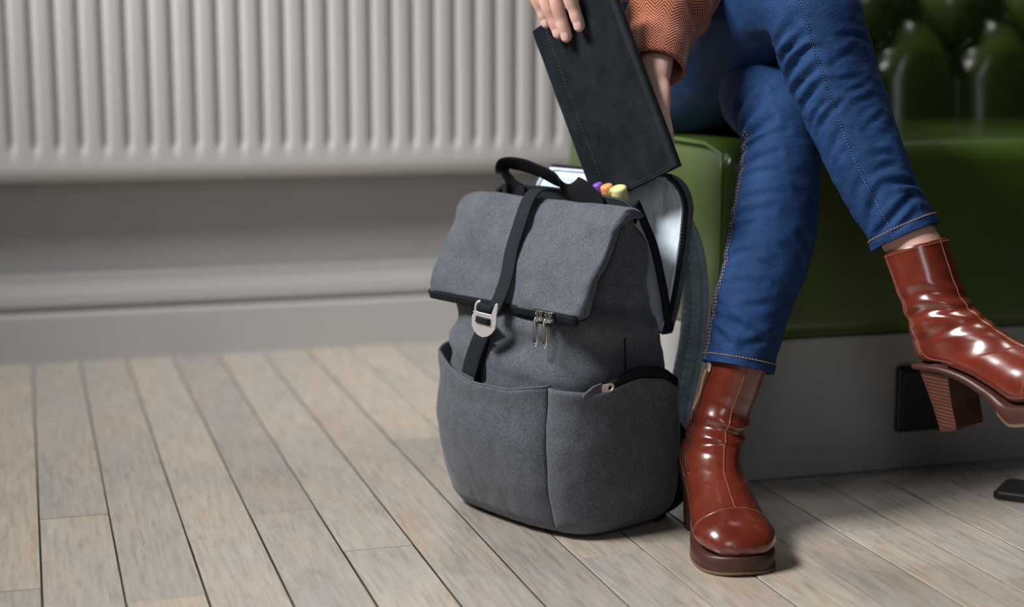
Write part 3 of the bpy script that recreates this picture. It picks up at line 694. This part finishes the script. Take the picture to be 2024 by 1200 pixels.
def leg(pts, creases, seed, n=190, m=120):
    P, R_ = leg_path(pts, n); T, E1, E2 = frames(P, CR); L = np.concatenate([[0], np.cumsum(np.linalg.norm(np.diff(P, axis=0), axis=1))])
    ypx = [pxy(p)[1] for p in P]; yL = lambda y: float(np.interp(-y, [-q for q in ypx[:120]], L[:120])) if True else 0
    cr = []
    for (y0, t0, y1, t1, amp, wd) in creases: cr.append((yL(y0), math.radians(t0), yL(y1), math.radians(t1), amp, wd))
    def surf(i, th, extra=0):
        r = R_[i]; s = L[i]; d = 0
        for (s0, a0, s1, a1, amp, wd) in cr:
            px_, py_ = s, th * r; ax, ay, bx_, by_ = s0, a0 * r, s1, a1 * r
            vx, vy = bx_ - ax, by_ - ay; q = ((px_ - ax) * vx + (py_ - ay) * vy) / (vx * vx + vy * vy + 1e-12); qc = min(max(q, 0), 1)
            ex, ey = px_ - (ax + vx * qc), py_ - (ay + vy * qc); dist = math.hypot(ex, ey)
            if dist < wd * 5:
                env = 1 - .55 * abs(2 * qc - 1)
                sg = 1 if ex > 0 else -1
                d += amp * env * (-1.0 * math.exp(-(dist / wd) ** 2) + .75 * math.exp(-((dist - 1.9 * wd) / (1.1 * wd)) ** 2) * (1 if sg > 0 else .4))
        p = P[i] + r * (math.cos(th) * E1[i] - math.sin(th) * E2[i])
        d += .0024 * nz(p, 14, 41 + seed) + .0012 * nz((p[0] * 1.2, p[1] * 1.2, p[2] * 2.6), 26, 43 + seed)
        d += .0006 * nz((p[0], p[1], p[2] * 2), 70, 47)
        rr = r + d + extra
        return P[i] + rr * (math.cos(th) * E1[i] - math.sin(th) * E2[i])
    rings = []
    for k, ins in ((14, -.006), (4, -.0045), (0, -.0035), (0, -.001)):
        rings.append([surf(k, th, ins) for th in np.arange(m) * 2 * math.pi / m])
    for i in range(n):
        ex = .0012 * (1 - sstep(.0105, .0125, L[i]))
        rings.append([surf(i, th, ex) for th in np.arange(m) * 2 * math.pi / m])
    return rings, surf, L, n
crA = [(640, 178, 668, 70, .0042, .005), (612, 185, 648, 110, .003, .0045), (655, 40, 690, 95, .003, .005), (590, 160, 575, 90, .002, .004), (545, 175, 525, 110, .0022, .005), (455, 178, 440, 105, .0028, .0045), (352, 178, 330, 105, .0035, .0045), (375, 170, 362, 100, .0018, .004), (292, 185, 272, 115, .0055, .0050), (262, 190, 240, 125, .0050, .005), (318, 180, 300, 130, .0035, .004), (490, 20, 470, 60, .002, .005), (410, 30, 395, 75, .0016, .005), (225, 185, 205, 140, .004, .005), (630, 120, 600, 60, .0022, .004), (560, 60, 540, 120, .0018, .004), (420, 150, 405, 90, .0018, .004), (480, 165, 470, 120, .002, .004), (665, 160, 690, 120, .003, .004), (520, 30, 500, 80, .0018, .004), (300, 150, 285, 95, .0020, .0045), (250, 130, 235, 80, .0015, .004)]
crB = [(445, 150, 418, 60, .0035, .005), (420, 155, 385, 110, .0035, .005), (400, 45, 378, 100, .0035, .0045), (375, 150, 352, 120, .002, .004), (340, 60, 325, 105, .0018, .004), (300, 160, 270, 120, .003, .005), (255, 165, 222, 105, .0032, .0045), (225, 60, 240, 100, .0016, .004), (195, 170, 165, 120, .0045, .0045), (160, 175, 135, 115, .0045, .0045), (130, 175, 100, 120, .0050, .0050), (100, 178, 70, 125, .0050, .0050), (65, 175, 45, 120, .004, .005), (185, 70, 170, 110, .0016, .004), (120, 30, 95, 80, .0018, .005), (455, 120, 440, 70, .0022, .0035), (430, 40, 405, 75, .0025, .004), (360, 110, 350, 60, .0016, .004), (285, 90, 262, 50, .0018, .004), (320, 165, 300, 130, .0022, .004), (240, 172, 205, 125, .0030, .004), (210, 100, 195, 60, .0015, .004), (145, 110, 125, 60, .0016, .004)]
rA, sA, LA, nA = leg(A_pts, crA, 0); rB, sB, LB, nB = leg(B_pts, crB, 3)
mj = MB(); mj.loft(rA); mj.loft(rB)
pel = []
for t in np.linspace(0, 1, 16):
    z = .475 + .24 * t; k = math.sin(math.pi * (.16 + .60 * t)) ** .6
    pel.append([(1.045 + .185 * k * math.cos(a), 2.335 + .01 * t + .125 * k * math.sin(a), z) for a in np.arange(40) * math.pi / 20])
mj.loft(pel)
jeans = prel(mj.build('jeans', DENIM, person)); tag(jeans, 'dark blue denim jeans with ochre stitched hems')
def along(surf, i0, i1, thf, ex=.0006): return [surf(i, math.radians(thf(i) if callable(thf) else thf), ex) for i in range(i0, i1)]
def at_ring(surf, L, s, ex=.0017, m=140):
    i = int(np.argmin(np.abs(L - s))); return [surf(i, a, ex) for a in np.arange(m + 1) * 2 * math.pi / m]
for sf, L in ((sA, LA), (sB, LB)): tag(dashes(MB(), at_ring(sf, L, .0112), .0034, .0006, .00065).build('hem_stitching', STITCH, jeans), kind='stuff')
for an in (163, 170): tag(dashes(MB(), along(sA, 2, 105, an, .0010), .0032, .0013, .0006).build('side_stitching', STITCH, jeans), kind='stuff')
st = MB(); st2_ = MB()
st.loft(tube_rings(along(sB, 0, 150, lambda i: 128 - .12 * i, .0004), .0011, 6))
st2_.loft(tube_rings(along(sA, 2, 105, 176, .0003), .0016, 6)); st2_.build('leg_seam', DENIM, jeans)
st.build('leg_seam', DENIM, jeans)
tag(dashes(MB(), along(sB, 1, 150, lambda i: 126.5 - .12 * i, .0010), .0026, .0012, .00045).build('leg_stitching', STITCHB, jeans), kind='stuff')

# --- boots: rings given by front/top point, back/bottom point and half width in the boot's own frame
BR_ = [(.030, .2165, -.050, .2195, .0365, 0), (.0295, .186, -.049, .19, .0360, 0), (.0290, .162, -.0485, .167, .0355, 0), (.033, .139, -.049, .143, .0345, 0), (.044, .121, -.052, .123, .0340, 0), (.061, .106, -.055, .104, .0340, .02), (.079, .0935, -.051, .087, .0345, .05), (.096, .0835, -.018, .079, .0350, .10), (.111, .0760, .025, .062, .0365, .16), (.124, .0700, .060, .042, .0395, .2), (.136, .0655, .088, .0235, .0430, .2), (.148, .0615, .115, .0195, .0455, .18), (.160, .0570, .140, .0190, .0445, .16), (.170, .0505, .160, .0190, .0385, .14), (.1775, .0420, .1735, .0195, .0280, .1), (.1815, .0340, .1810, .0235, .0120, 0)]
BRc = catmull(BR_, 106)
WRK = {0: ((3.35, .0042, .26, .30, 1), (4.15, .0016, .25, -.3, -1), (2.2, .0008, .3, .4, -1)), 2: ((2.6, .0012, .26, .55, -1), (3.4, .0020, .26, .35, -1), (4.3, .0012, .26, -.3, -1), (5.1, .0006, .26, .25, 0))}
def boot_fn(flex, lean, seed):
    def pt(r, ph, ex=0.):                       # r: ring index in 0..15, ph: 0 at front/top, pi at back/bottom
        t = r / 15 * 105; i = min(int(t), 104); fx, fz, bx, bz, w, k = BRc[i] + (BRc[i + 1] - BRc[i]) * (t - i)
        c, s = math.cos(ph), math.sin(ph); e = .88 if r > 7 else .95
        cc = math.copysign(abs(c) ** e, c); ss = math.copysign(abs(s) ** e, s)
        mx, mz = (fx + bx) / 2, (fz + bz) / 2; hx, hz = (fx - bx) / 2, (fz - bz) / 2
        # wrinkles where the ankle bends
        fr = .5 + .5 * c
        wr = 0
        for (r0, amp, wd, sl, sd) in WRK[seed]:
            q = (r - r0 - sl * s * .9 - .12 * math.sin(3 * ph + seed)) / wd; en = (.35 + .65 * fr) * (1 + .5 * sd * s)
            wr += amp * en * (-math.exp(-q * q) + .6 * math.exp(-((abs(q) - 1.9) / .9) ** 2))
        L = math.hypot(hx, hz)
        ex2 = ex + wr; x = mx + hx * cc * (1 + ex2 / max(L, .006)); z = mz + hz * cc * (1 + ex2 / max(L, .006)); y = (w + ex2) * ss * (1 - k * c)
        d = .0010 * nz((x, y, z), 40, 51 + seed); y += d * s; x += d * c * .5
        if z > .085:
            q = sstep(.085, .135, z); f = math.radians(flex) * q; ax, az = -.01, .115
            x, z = ax + (x - ax) * math.cos(f) - (z - az) * math.sin(f), az + (z - az) * math.cos(f) + (x - ax) * math.sin(f) * .6
            y += lean * max(0, (z - .095)) / .12
        return np.array((x * .95, y, z))
    return pt
def make_boot(Mx, flex, lean, seed, med, label):
    pt = boot_fn(flex, lean, seed); n = 72; wt = lambda p: Mx[0] + Mx[1] * p[0] + Mx[2] * p[1] + Mx[3] * p[2]
    rings = []
    for r, ex in ((1.6, -.0045), (.6, -.0040), (.06, -.0030), (0, -.0022), (-0.0, -.0008)):
        rings.append([wt(pt(max(r, 0), a, ex)) for a in np.arange(n) * 2 * math.pi / n])
    for r in np.concatenate([[.02], np.linspace(.1, 8, 76), np.linspace(8.12, 15, 62)]): rings.append([wt(pt(r, a)) for a in np.arange(n) * 2 * math.pi / n])
    up = prel(MB().loft(rings).build('boot', BOOT, person)); tag(up, label)
    # stacked block heel
    hr = []
    for z, x0, x1, w in ((0, -.044, -.006, .0235), (.03, -.046, -.004, .0245), (.06, -.050, .002, .0270), (.080, -.0535, .010, .029)):
        ring = [(x1, -w), (x1, w)]; ring += [(x0 + (w * .9) * (1 - math.sin(a)) if True else 0, w * math.cos(a)) for a in np.linspace(.15, math.pi - .15, 14)]
        hr.append([wt((a * .95, b, z)) for a, b in ring])
    prel_ = MB().loft(hr).build('heel', HEEL, up, True, bevel=.0012); prel_.data.polygons.foreach_set('use_smooth', [False] * len(prel_.data.polygons))
    tp = MB().loft([[wt(((p0[0]) * .95, p0[1], z)) for p0 in [(-.006, -.0238), (-.006, .0238)] + [(-.0445 + .0235 * .9 * (1 - math.sin(a)), .0238 * math.cos(a)) for a in np.linspace(.15, math.pi - .15, 14)]] for z in (.0002, .0045)]).build('heel_tip', SOLE, up, False)
    MB().loft([[wt((x * .95 + d_, y_, z)) for d_ in (0, .0008) for y_ in ((-w, w) if d_ == 0 else (w, -w))] for z, x, w in ((.0046, -.0055, .0236), (.03, -.004, .0245), (.06, .002, .0270), (.079, .0098, .0288))]).build('heel_breast', SOLE, up, False)
    # platform sole following the arch
    so = [(-.050, .0835, .0775, .026), (-.03, .0815, .074, .031), (0, .075, .067, .0325), (.03, .0625, .052, .033), (.055, .047, .034, .035), (.07, .0375, .018, .038), (.082, .0275, .004, .0400), (.092, .0235, .0005, .0425), (.11, .0215, .0, .0455), (.13, .0215, .0, .0465), (.15, .0215, .0, .0445), (.166, .0215, .0005, .0380), (.177, .0218, .001, .0270), (.183, .0222, .002, .015), (.1855, .0225, .003, .004)]
    soc = catmull(so, 50); rg = []
    for x, zt, zb, w in soc:
        sec_ = [(-1, .12), (-1, .9), (-.9, 1), (0, 1), (.9, 1), (1, .9), (1, .12), (.93, 0), (0, 0), (-.93, 0)]
        rg.append([wt((x * .95, w * a, zb + (zt - zb) * b)) for a, b in sec_])
    MB().loft(rg).build('platform_sole', SOLE, up)
    rg = []
    for x, zt, zb, w in soc[18:]:
        rg.append([wt((x * .95 + .0008, (w + .0007) * a, zb + b)) for a, b in [(-1, -.0), (-1, .0032), (1, .0032), (1, 0)]])
    MB().loft(rg).build('welt', WELT, up, False)
    # stitching
    sm = MB()
    dashes(sm, [wt(pt(r, .0, .0006)) for r in np.linspace(.05, 9.8, 120)], .0020, .0007, .00048)
    dashes(sm, [wt(pt(9.8 + .9 * (abs(a) / 1.75) ** 2, a, .0006)) for a in np.linspace(-1.75, 1.75, 60)], .0018, .0007, .00048)
    dashes(sm, [wt(pt(.12, a, .0006)) for a in np.linspace(0, 2 * math.pi, 100)], .0020, .0008, .00042)
    for sd in (1, -1): dashes(sm, [wt(pt(r, sd * (2.0 + .1 * math.sin(r * .5)), .0006)) for r in np.linspace(.05, 7.3, 100)], .0020, .0008, .00045)
    sm.build('stitching', THREADB, up)
    rid = MB(); rid.loft(tube_rings([wt(pt(r, .035, -.0004)) for r in np.linspace(.05, 9.7, 90)], .0010, 6)); rid.loft(tube_rings([wt(pt(9.9 + .9 * (abs(a) / 1.75) ** 2, a, -.0004)) for a in np.linspace(-1.75, 1.75, 50)], .0010, 6))
    rid.build('seam_fold', BOOT, up)
    if med:   # inner side zip with a tan puller
        zp = [wt(pt(r, med * 1.40, .0004)) for r in np.linspace(.05, 6.6, 80)]
        zm = MB().loft(ribbon_rings(zp, Mx[1], .0062, .0016)).build('zip', SOLE, up)
        tz = MB()
        for p in catmull(zp, 150): tz.loft(tube_rings([np.array(p) - Mx[1] * .0013, np.array(p) + Mx[1] * .0013], .0005, 5, (0, 0, 1)))
        tag(tz.build('zip_teeth', STEEL, zm, False), kind='stuff')
        q = wt(pt(.35, med * 1.40, .0016)); o_ = Mx[2] * med
        MB().loft([[q + o_ * a + Mx[1] * b + Mx[3] * h for a, b in ((-.001, -.0028), (-.001, .0028), (.0028, .0022), (.0028, -.0022))] for h in (-.006, -.002, .004, .007)]).build('zip_slider', CHROME, zm, True, bevel=.0006)
        tt = catmull([q + o_ * .003 + Mx[3] * -.004, q + o_ * .0065 + Mx[3] * -.016, q + o_ * .0105 + Mx[3] * -.034, q + o_ * .0190 + Mx[3] * -.054], 20)
        MB().loft(ribbon_rings(tt, o_ + .5 * Mx[1], .0070, .0024)).build('zip_tassel', TASSEL, zm)
    return pt, wt
dA = nrm((-.16, -.987, 0)); zz3 = np.array((0, 0, 1.))
MA = (np.array((.788, 1.784, 0)), dA, np.cross(zz3, dA), zz3)
ptA, wA = make_boot(MA, 0, .040, 0, -1, 'planted chestnut leather ankle boot with side zip')
aB, pB, rB_ = math.radians(40), math.radians(16), math.radians(-5)
Rl = nrm((.85, -.53, 0)); tc = nrm((-.53, -.85, 0)); d0 = nrm(Rl * math.cos(aB) + tc * math.sin(aB))
XB_ = d0 * math.cos(pB) + zz3 * math.sin(pB); Z0 = zz3 * math.cos(pB) - d0 * math.sin(pB); Y0 = np.cross(Z0, XB_)
ZB_ = Z0 * math.cos(rB_) + Y0 * math.sin(rB_); YB_ = np.cross(ZB_, XB_)
MBx = (dep(1893, 845, 1.885) + XB_ * .025 * .95, XB_, YB_, ZB_)
ptB, wB = make_boot(MBx, 8, .0, 2, 0, 'raised chestnut leather ankle boot of the crossed leg')

# --- body (skin): lower legs, hands and forearms
def remesh(mb, vox, it=4, fac=.5):
    o = link('tmp', mb.mesh('tmp'), SKIN); md = o.modifiers.new('r', 'REMESH'); md.mode = 'VOXEL'; md.voxel_size = vox; md.use_smooth_shade = True
    sm = o.modifiers.new('s', 'SMOOTH'); sm.iterations = it; sm.factor = fac
    bpy.context.view_layer.update(); me = baked(o); bpy.data.objects.remove(o); return me
def tubeR(pts, n, m=24, e1=CR, flat=None):
    P = catmull(pts, n); C_ = P[:, :3]; T, E1, E2 = frames(C_, e1); out = []
    for i in range(n):
        rx = P[i, 3]; ry = P[i, 4] if P.shape[1] > 4 else rx
        out.append([C_[i] + rx * math.cos(a) * E1[i] + ry * math.sin(a) * E2[i] for a in np.arange(m) * 2 * math.pi / m])
    return out
legs = MB()
def mid(surf, i, rad): c = np.mean([surf(i, a) for a in np.arange(8) * math.pi / 4], 0); return np.append(c, rad)
bt = lambda pt, w, r, rad: np.append(np.mean([w(pt(r, a)) for a in np.arange(8) * math.pi / 4], 0), rad)
legs.loft(tubeR([mid(sA, 120, .032), mid(sA, 60, .036), mid(sA, 25, .031), mid(sA, 8, .031), mid(sA, 0, .031), bt(ptA, wA, .0, .0300), bt(ptA, wA, 1.5, .0285), bt(ptA, wA, 3, .028), bt(ptA, wA, 6, .026)], 60, 32))
legs.loft(tubeR([mid(sB, 120, .032), mid(sB, 60, .034), mid(sB, 25, .029), mid(sB, 8, .0295), mid(sB, 0, .0295), bt(ptB, wB, .0, .0305), bt(ptB, wB, 1.5, .030), bt(ptB, wB, 3, .028), bt(ptB, wB, 6, .026)], 60, 32))
bm_all = bmesh.new()
def absorb(me): bm_all.from_mesh(me); bpy.data.meshes.remove(me)
absorb(legs.mesh('l'))
# right hand: four fingers lying on the case, thumb behind it
def face_ab(x, y):
    d = CF + CR * (x - CX) / FPX - CU * (y - CY) / FPX; t = ((BL - CC) @ cn) / (d @ cn); p = CC + d * t - BL; return float(p @ cx_), float(p @ cz_)
WP = lambda a, b, h: BL + CP(a, b, h)
hand = MB(); nails = []
FNG = [((1090, 55), (1074, -8), .0066, .020), ((1114, 75), (1093, -8), .0073, .023), ((1131, 82), (1116, -8), .0078, .025), ((1157, 61), (1143, -8), .0079, .023)]
kn = []
for (tx, ty), (bx, by), r, pl in FNG:
    a0, b0 = face_ab(tx, ty); a1, b1 = face_ab(bx, by); dv = nrm((a1 - a0, b1 - b0)); step = lambda s, h: np.array(WP(a0 + dv[0] * s, b0 + dv[1] * s, h))
    Lf = pl / .025
    pts = [np.append(step(.0015, r * .75), r * .55), np.append(step(.0045, r * .95), r * .86), np.append(step(.011, r * 1.05), r * .97), np.append(step(.021 * Lf, r * 1.15 + .0012), r * 1.02), np.append(step(.030 * Lf, r * 1.2 + .002), r * 1.0), np.append(step(.044 * Lf, r * 1.2 + .005), r * 1.12), np.append(step(.058 * Lf, r * 1.2 + .006), r * 1.12), np.append(step(.082 * Lf, r + .002), r * 1.25), np.append(step(.100 * Lf, r - .008), r * 1.25)]
    hand.loft(tubeR(pts, 44, 20)); kn.append(step(.082 * Lf, r))
    # nail
    fd = nrm(step(0, 0) - step(.02, 0)); nd = nrm(.55 * cn + .45 * nrm(CC - step(0, 0))); nd = nrm(nd - fd * (nd @ fd)); sd = np.cross(nd, fd); tipc = step(.0085, r * 1.05)
    nl = MB(); rg = []
    for s in np.linspace(-.0048, .0058, 12):
        wv = .70 * math.sqrt(max(.03, 1 - (abs(s - .0005) / .0061) ** 3.2)); row = []
        for a in np.linspace(-1, 1, 11):
            ang = a * wv; rr = r * (1.0 if s < 0 else 1.0 - .09 * (s / .0058) ** 2)
            row.append(tipc + fd * s + nd * (rr * math.cos(ang) + .0002) + sd * rr * math.sin(ang))
        rg.append(row)
    nl.loft(rg, False, False, closed=False); nails.append(nl)
kmid = np.mean(kn, 0); wristR = dep(1095, -190, 2.10)
def slabR(c0, c1, wdir, n=16):
    pass
wdr = nrm(kn[3] - kn[0]); pal = []
for t in np.linspace(0, 1, 14):
    c = kmid * (1 - t) + wristR * t - cn * .012 * math.sin(math.pi * t); hw_ = .042 * (1 - .30 * t); th_ = .0125 + .004 * t
    pal.append([c + wdr * hw_ * math.copysign(abs(math.cos(a)) ** .7, math.cos(a)) + cn * th_ * math.copysign(abs(math.sin(a)) ** .8, math.sin(a)) for a in np.arange(28) * math.pi / 14])
hand.loft(pal)
th0 = kmid * .45 + wristR * .55 + wdr * .028 - cn * .006
a9, b9 = face_ab(1150, 6)
hand.loft(tubeR([np.append(th0, .012), np.append(th0 * .5 + WP(a9 + .012, b9 + .035, -.018) * .5 + wdr * .006, .0115), np.append(WP(a9 + .012, b9 + .022, -.024), .0100), np.append(WP(a9 + .008, b9 + .002, -CT - .0098), .0092), np.append(WP(a9 + .005, b9 - .012, -CT - .0085), .0080), np.append(WP(a9 + .003, b9 - .018, -CT - .0075), .0045)], 36, 18))
elR = np.array((.655, 2.27, .84)); shR = np.array((.86, 2.30, 1.02))
hand.loft(tubeR([np.append(wristR * .85 + kmid * .15, .024), np.append(wristR, .0255), np.append(wristR * .6 + elR * .4, .033), np.append(elR, .038), np.append(shR, .045)], 30, 24))
absorb(remesh(hand, .0013, 5, .5))
# left hand: behind the case near its spine
lh = MB(); cwid = cw
cuffL = np.array(WP(cwid - .028, .128, -.0545))
LP = [(cwid - .031, .112, -.0445, .0285, .0165), (cwid - .0325, .098, -.0385, .0315, .0150), (cwid - .035, .085, -.0345, .0318, .0138), (cwid - .040, .066, -.0315, .0285, .0125)]
LPw = [np.append(dep(1330, 0, 2.055), (.026, .022)), np.append(dep(1308, 60, 2.03), (.0245, .0205)), np.append(cuffL, (.0245, .0190))]
lh.loft(tubeR(LPw + [np.append(WP(a, b, h), (w_, t_)) for a, b, h, w_, t_ in LP], 40, 28, cx_))
for k, (da, ln) in enumerate(((.0245, .050), (.0085, .058), (-.0085, .055), (-.024, .044))):
    a0 = cwid - .041 + da; r = .0078 if k else .0072
    lh.loft(tubeR([np.append(WP(a0, .085, -.031), r * 1.1), np.append(WP(a0, .070, -.0295), r * 1.1), np.append(WP(a0 - .002, .070 - ln * .5, -.0270), r), np.append(WP(a0 - .006, .070 - ln * .85, -.0250), r * .9), np.append(WP(a0 - .007, .070 - ln, -.0243), r * .5)], 26, 16))
lh.loft(tubeR([np.append(WP(cwid - .05, .16, -.038), .012), np.append(WP(cwid - .066, .135, -.031), .011), np.append(WP(cwid - .074, .11, -.027), .0095), np.append(WP(cwid - .076, .092, -.0255), .0075), np.append(WP(cwid - .077, .085, -.0250), .004)], 26, 16))
elL = dep(1425, -170, 2.16); shL = np.array((1.10, 2.27, 1.02)); wrL = dep(1330, 0, 2.055)
lh.loft(tubeR([np.append(dep(1319, 30, 2.042), .022), np.append(wrL, .0245), np.append(wrL * .6 + elL * .4, .031), np.append(elL, .037), np.append(shL, .045)], 40, 24))
absorb(remesh(lh, .0015, 5, .5))
me = bpy.data.meshes.new('body'); bm_all.to_mesh(me); bm_all.free()
body_ = prel(link('body', me, SKIN, person)); tag(body_, 'fair skinned hands and bare ankles')
for nl in nails: nl.build('fingernail', NAIL, body_)
# --- tweed top: torso and both sleeves
sw = MB(); tor = []
TP = [(1.05, 2.36, .60, .175, .135), (1.045, 2.35, .66, .178, .140), (1.03, 2.34, .74, .165, .130), (1.01, 2.32, .84, .165, .125), (.995, 2.305, .93, .175, .125), (.985, 2.29, 1.00, .17, .11), (.98, 2.28, 1.05, .12, .085), (.98, 2.27, 1.085, .065, .06), (.98, 2.265, 1.10, .055, .055)]
for x, y, z, a_, b_ in catmull(TP, 40): tor.append([(x + a_ * math.cos(q), y + b_ * math.sin(q), z) for q in np.arange(64) * math.pi / 32])
sw.loft(tor)
def sleeve(pts, seed, n=80, m=72):
    P = catmull(pts, n); C_ = P[:, :3]; R_ = P[:, 3]; T, E1, E2 = frames(C_, CR); L = np.concatenate([[0], np.cumsum(np.linalg.norm(np.diff(C_, axis=0), axis=1))]); rg = []
    def ring(i, ex):
        o = []
        for a in np.arange(m) * 2 * math.pi / m:
            p = C_[i] + R_[i] * (math.cos(a) * E1[i] + math.sin(a) * E2[i]); d = .0035 * nz(p, 17, 61 + seed) + .002 * nz(p, 34, 63)
            d += .0028 * math.sin(L[i] * 120 + 2 * math.sin(a + 1) + seed) * sstep(.03, .08, L[i])
            o.append(C_[i] + (R_[i] + d + ex) * (math.cos(a) * E1[i] + math.sin(a) * E2[i]))
        return o
    rg = [ring(12, -.006), ring(4, -.004), ring(0, -.0030), ring(0, -.0008)] + [ring(i, 0) for i in range(n)]
    return rg
sw.loft(sleeve([np.append(cuffL, .0365), np.append(dep(1308, 60, 2.03), .0440), np.append(dep(1330, 0, 2.055), .0530), np.append(dep(1385, -85, 2.10), .055), np.append(elL, .060), np.append(elL * .5 + shL * .5 + np.array((0, 0, .01)), .064), np.append(shL, .075)], 0), ulen=.30)
cuffR = wristR * .78 + elR * .22
sw.loft(sleeve([np.append(cuffR, .039), np.append(wristR * .5 + elR * .5, .046), np.append(elR, .058), np.append(elR * .5 + shR * .5, .064), np.append(shR, .075)], 5), ulen=.30)
swo = prel(sw.build('tweed_top', TWEED, person)); tag(swo, 'rust and black herringbone tweed top')
# --- neck, head and hair complete the figure above the picture
hm = MB(); HCn = np.array((.975, 2.235, 1.245))
hm.loft(tubeR([np.append((.98, 2.275, 1.06), (.055, .055)), np.append((.979, 2.262, 1.11), (.048, .052)), np.append((.977, 2.25, 1.17), (.050, .055))], 16, 32))
hr_ = []
for t in np.linspace(.02, .985, 36):
    z = -.115 + .225 * t; w_ = .074 * math.sin(math.pi * min(1, (.10 + .87 * t))) ** .62; ring = []
    for a in np.arange(48) * math.pi / 24:
        c_, s_ = math.cos(a), math.sin(a); dy = .092 * math.sin(math.pi * (.12 + .83 * t)) ** .55
        y = dy * s_; x = w_ * c_
        if s_ < 0:
            nose = .022 * math.exp(-((c_) / .16) ** 2) * math.exp(-((t - .43) / .08) ** 2); eye = -.008 * math.exp(-((abs(c_) - .42) / .16) ** 2) * math.exp(-((t - .54) / .05) ** 2); lips = .006 * math.exp(-(c_ / .3) ** 2) * (math.exp(-((t - .265) / .022) ** 2) + math.exp(-((t - .315) / .02) ** 2)); chin = .008 * math.exp(-(c_ / .4) ** 2) * math.exp(-((t - .12) / .07) ** 2)
            y -= nose + eye + lips + chin
        ring.append(HCn + np.array((x, y - .01 * (1 - t), z)))
    hr_.append(ring)
hm.loft(hr_)
head = prel(hm.build('head', SKIN, person))
for sx in (-1, 1):
    e = MB(); c0 = HCn + np.array((sx * .031, -.082, .006))
    e.loft([[c0 + .0115 * np.array((math.sin(q) * math.cos(a), math.sin(q) * math.sin(a), math.cos(q))) for a in np.arange(16) * math.pi / 8] for q in np.linspace(.05, math.pi - .05, 10)]); e.build('eye', PAGE, head)
hb = []
for t in np.linspace(.0, 1, 26):
    z = -.17 + .292 * t; w_ = .088 * math.sin(math.pi * (.30 + .66 * t)) ** .5; ring = []
    for a in np.arange(48) * math.pi / 24:
        c_, s_ = math.cos(a), math.sin(a); fy = .045 if t < .78 else .045 + .06 * sstep(.78, .95, t)
        ring.append(HCn + np.array((w_ * c_, (fy if s_ < 0 else .108 * math.sin(math.pi * (.30 + .66 * t)) ** .5) * s_ * (1 if s_ > 0 else -.3 if t < .78 else 1), z)))
    hb.append(ring)
hair = MB().loft(hb).build('hair', M('brown_hair', (.06, .03, .018), .5).m, head)
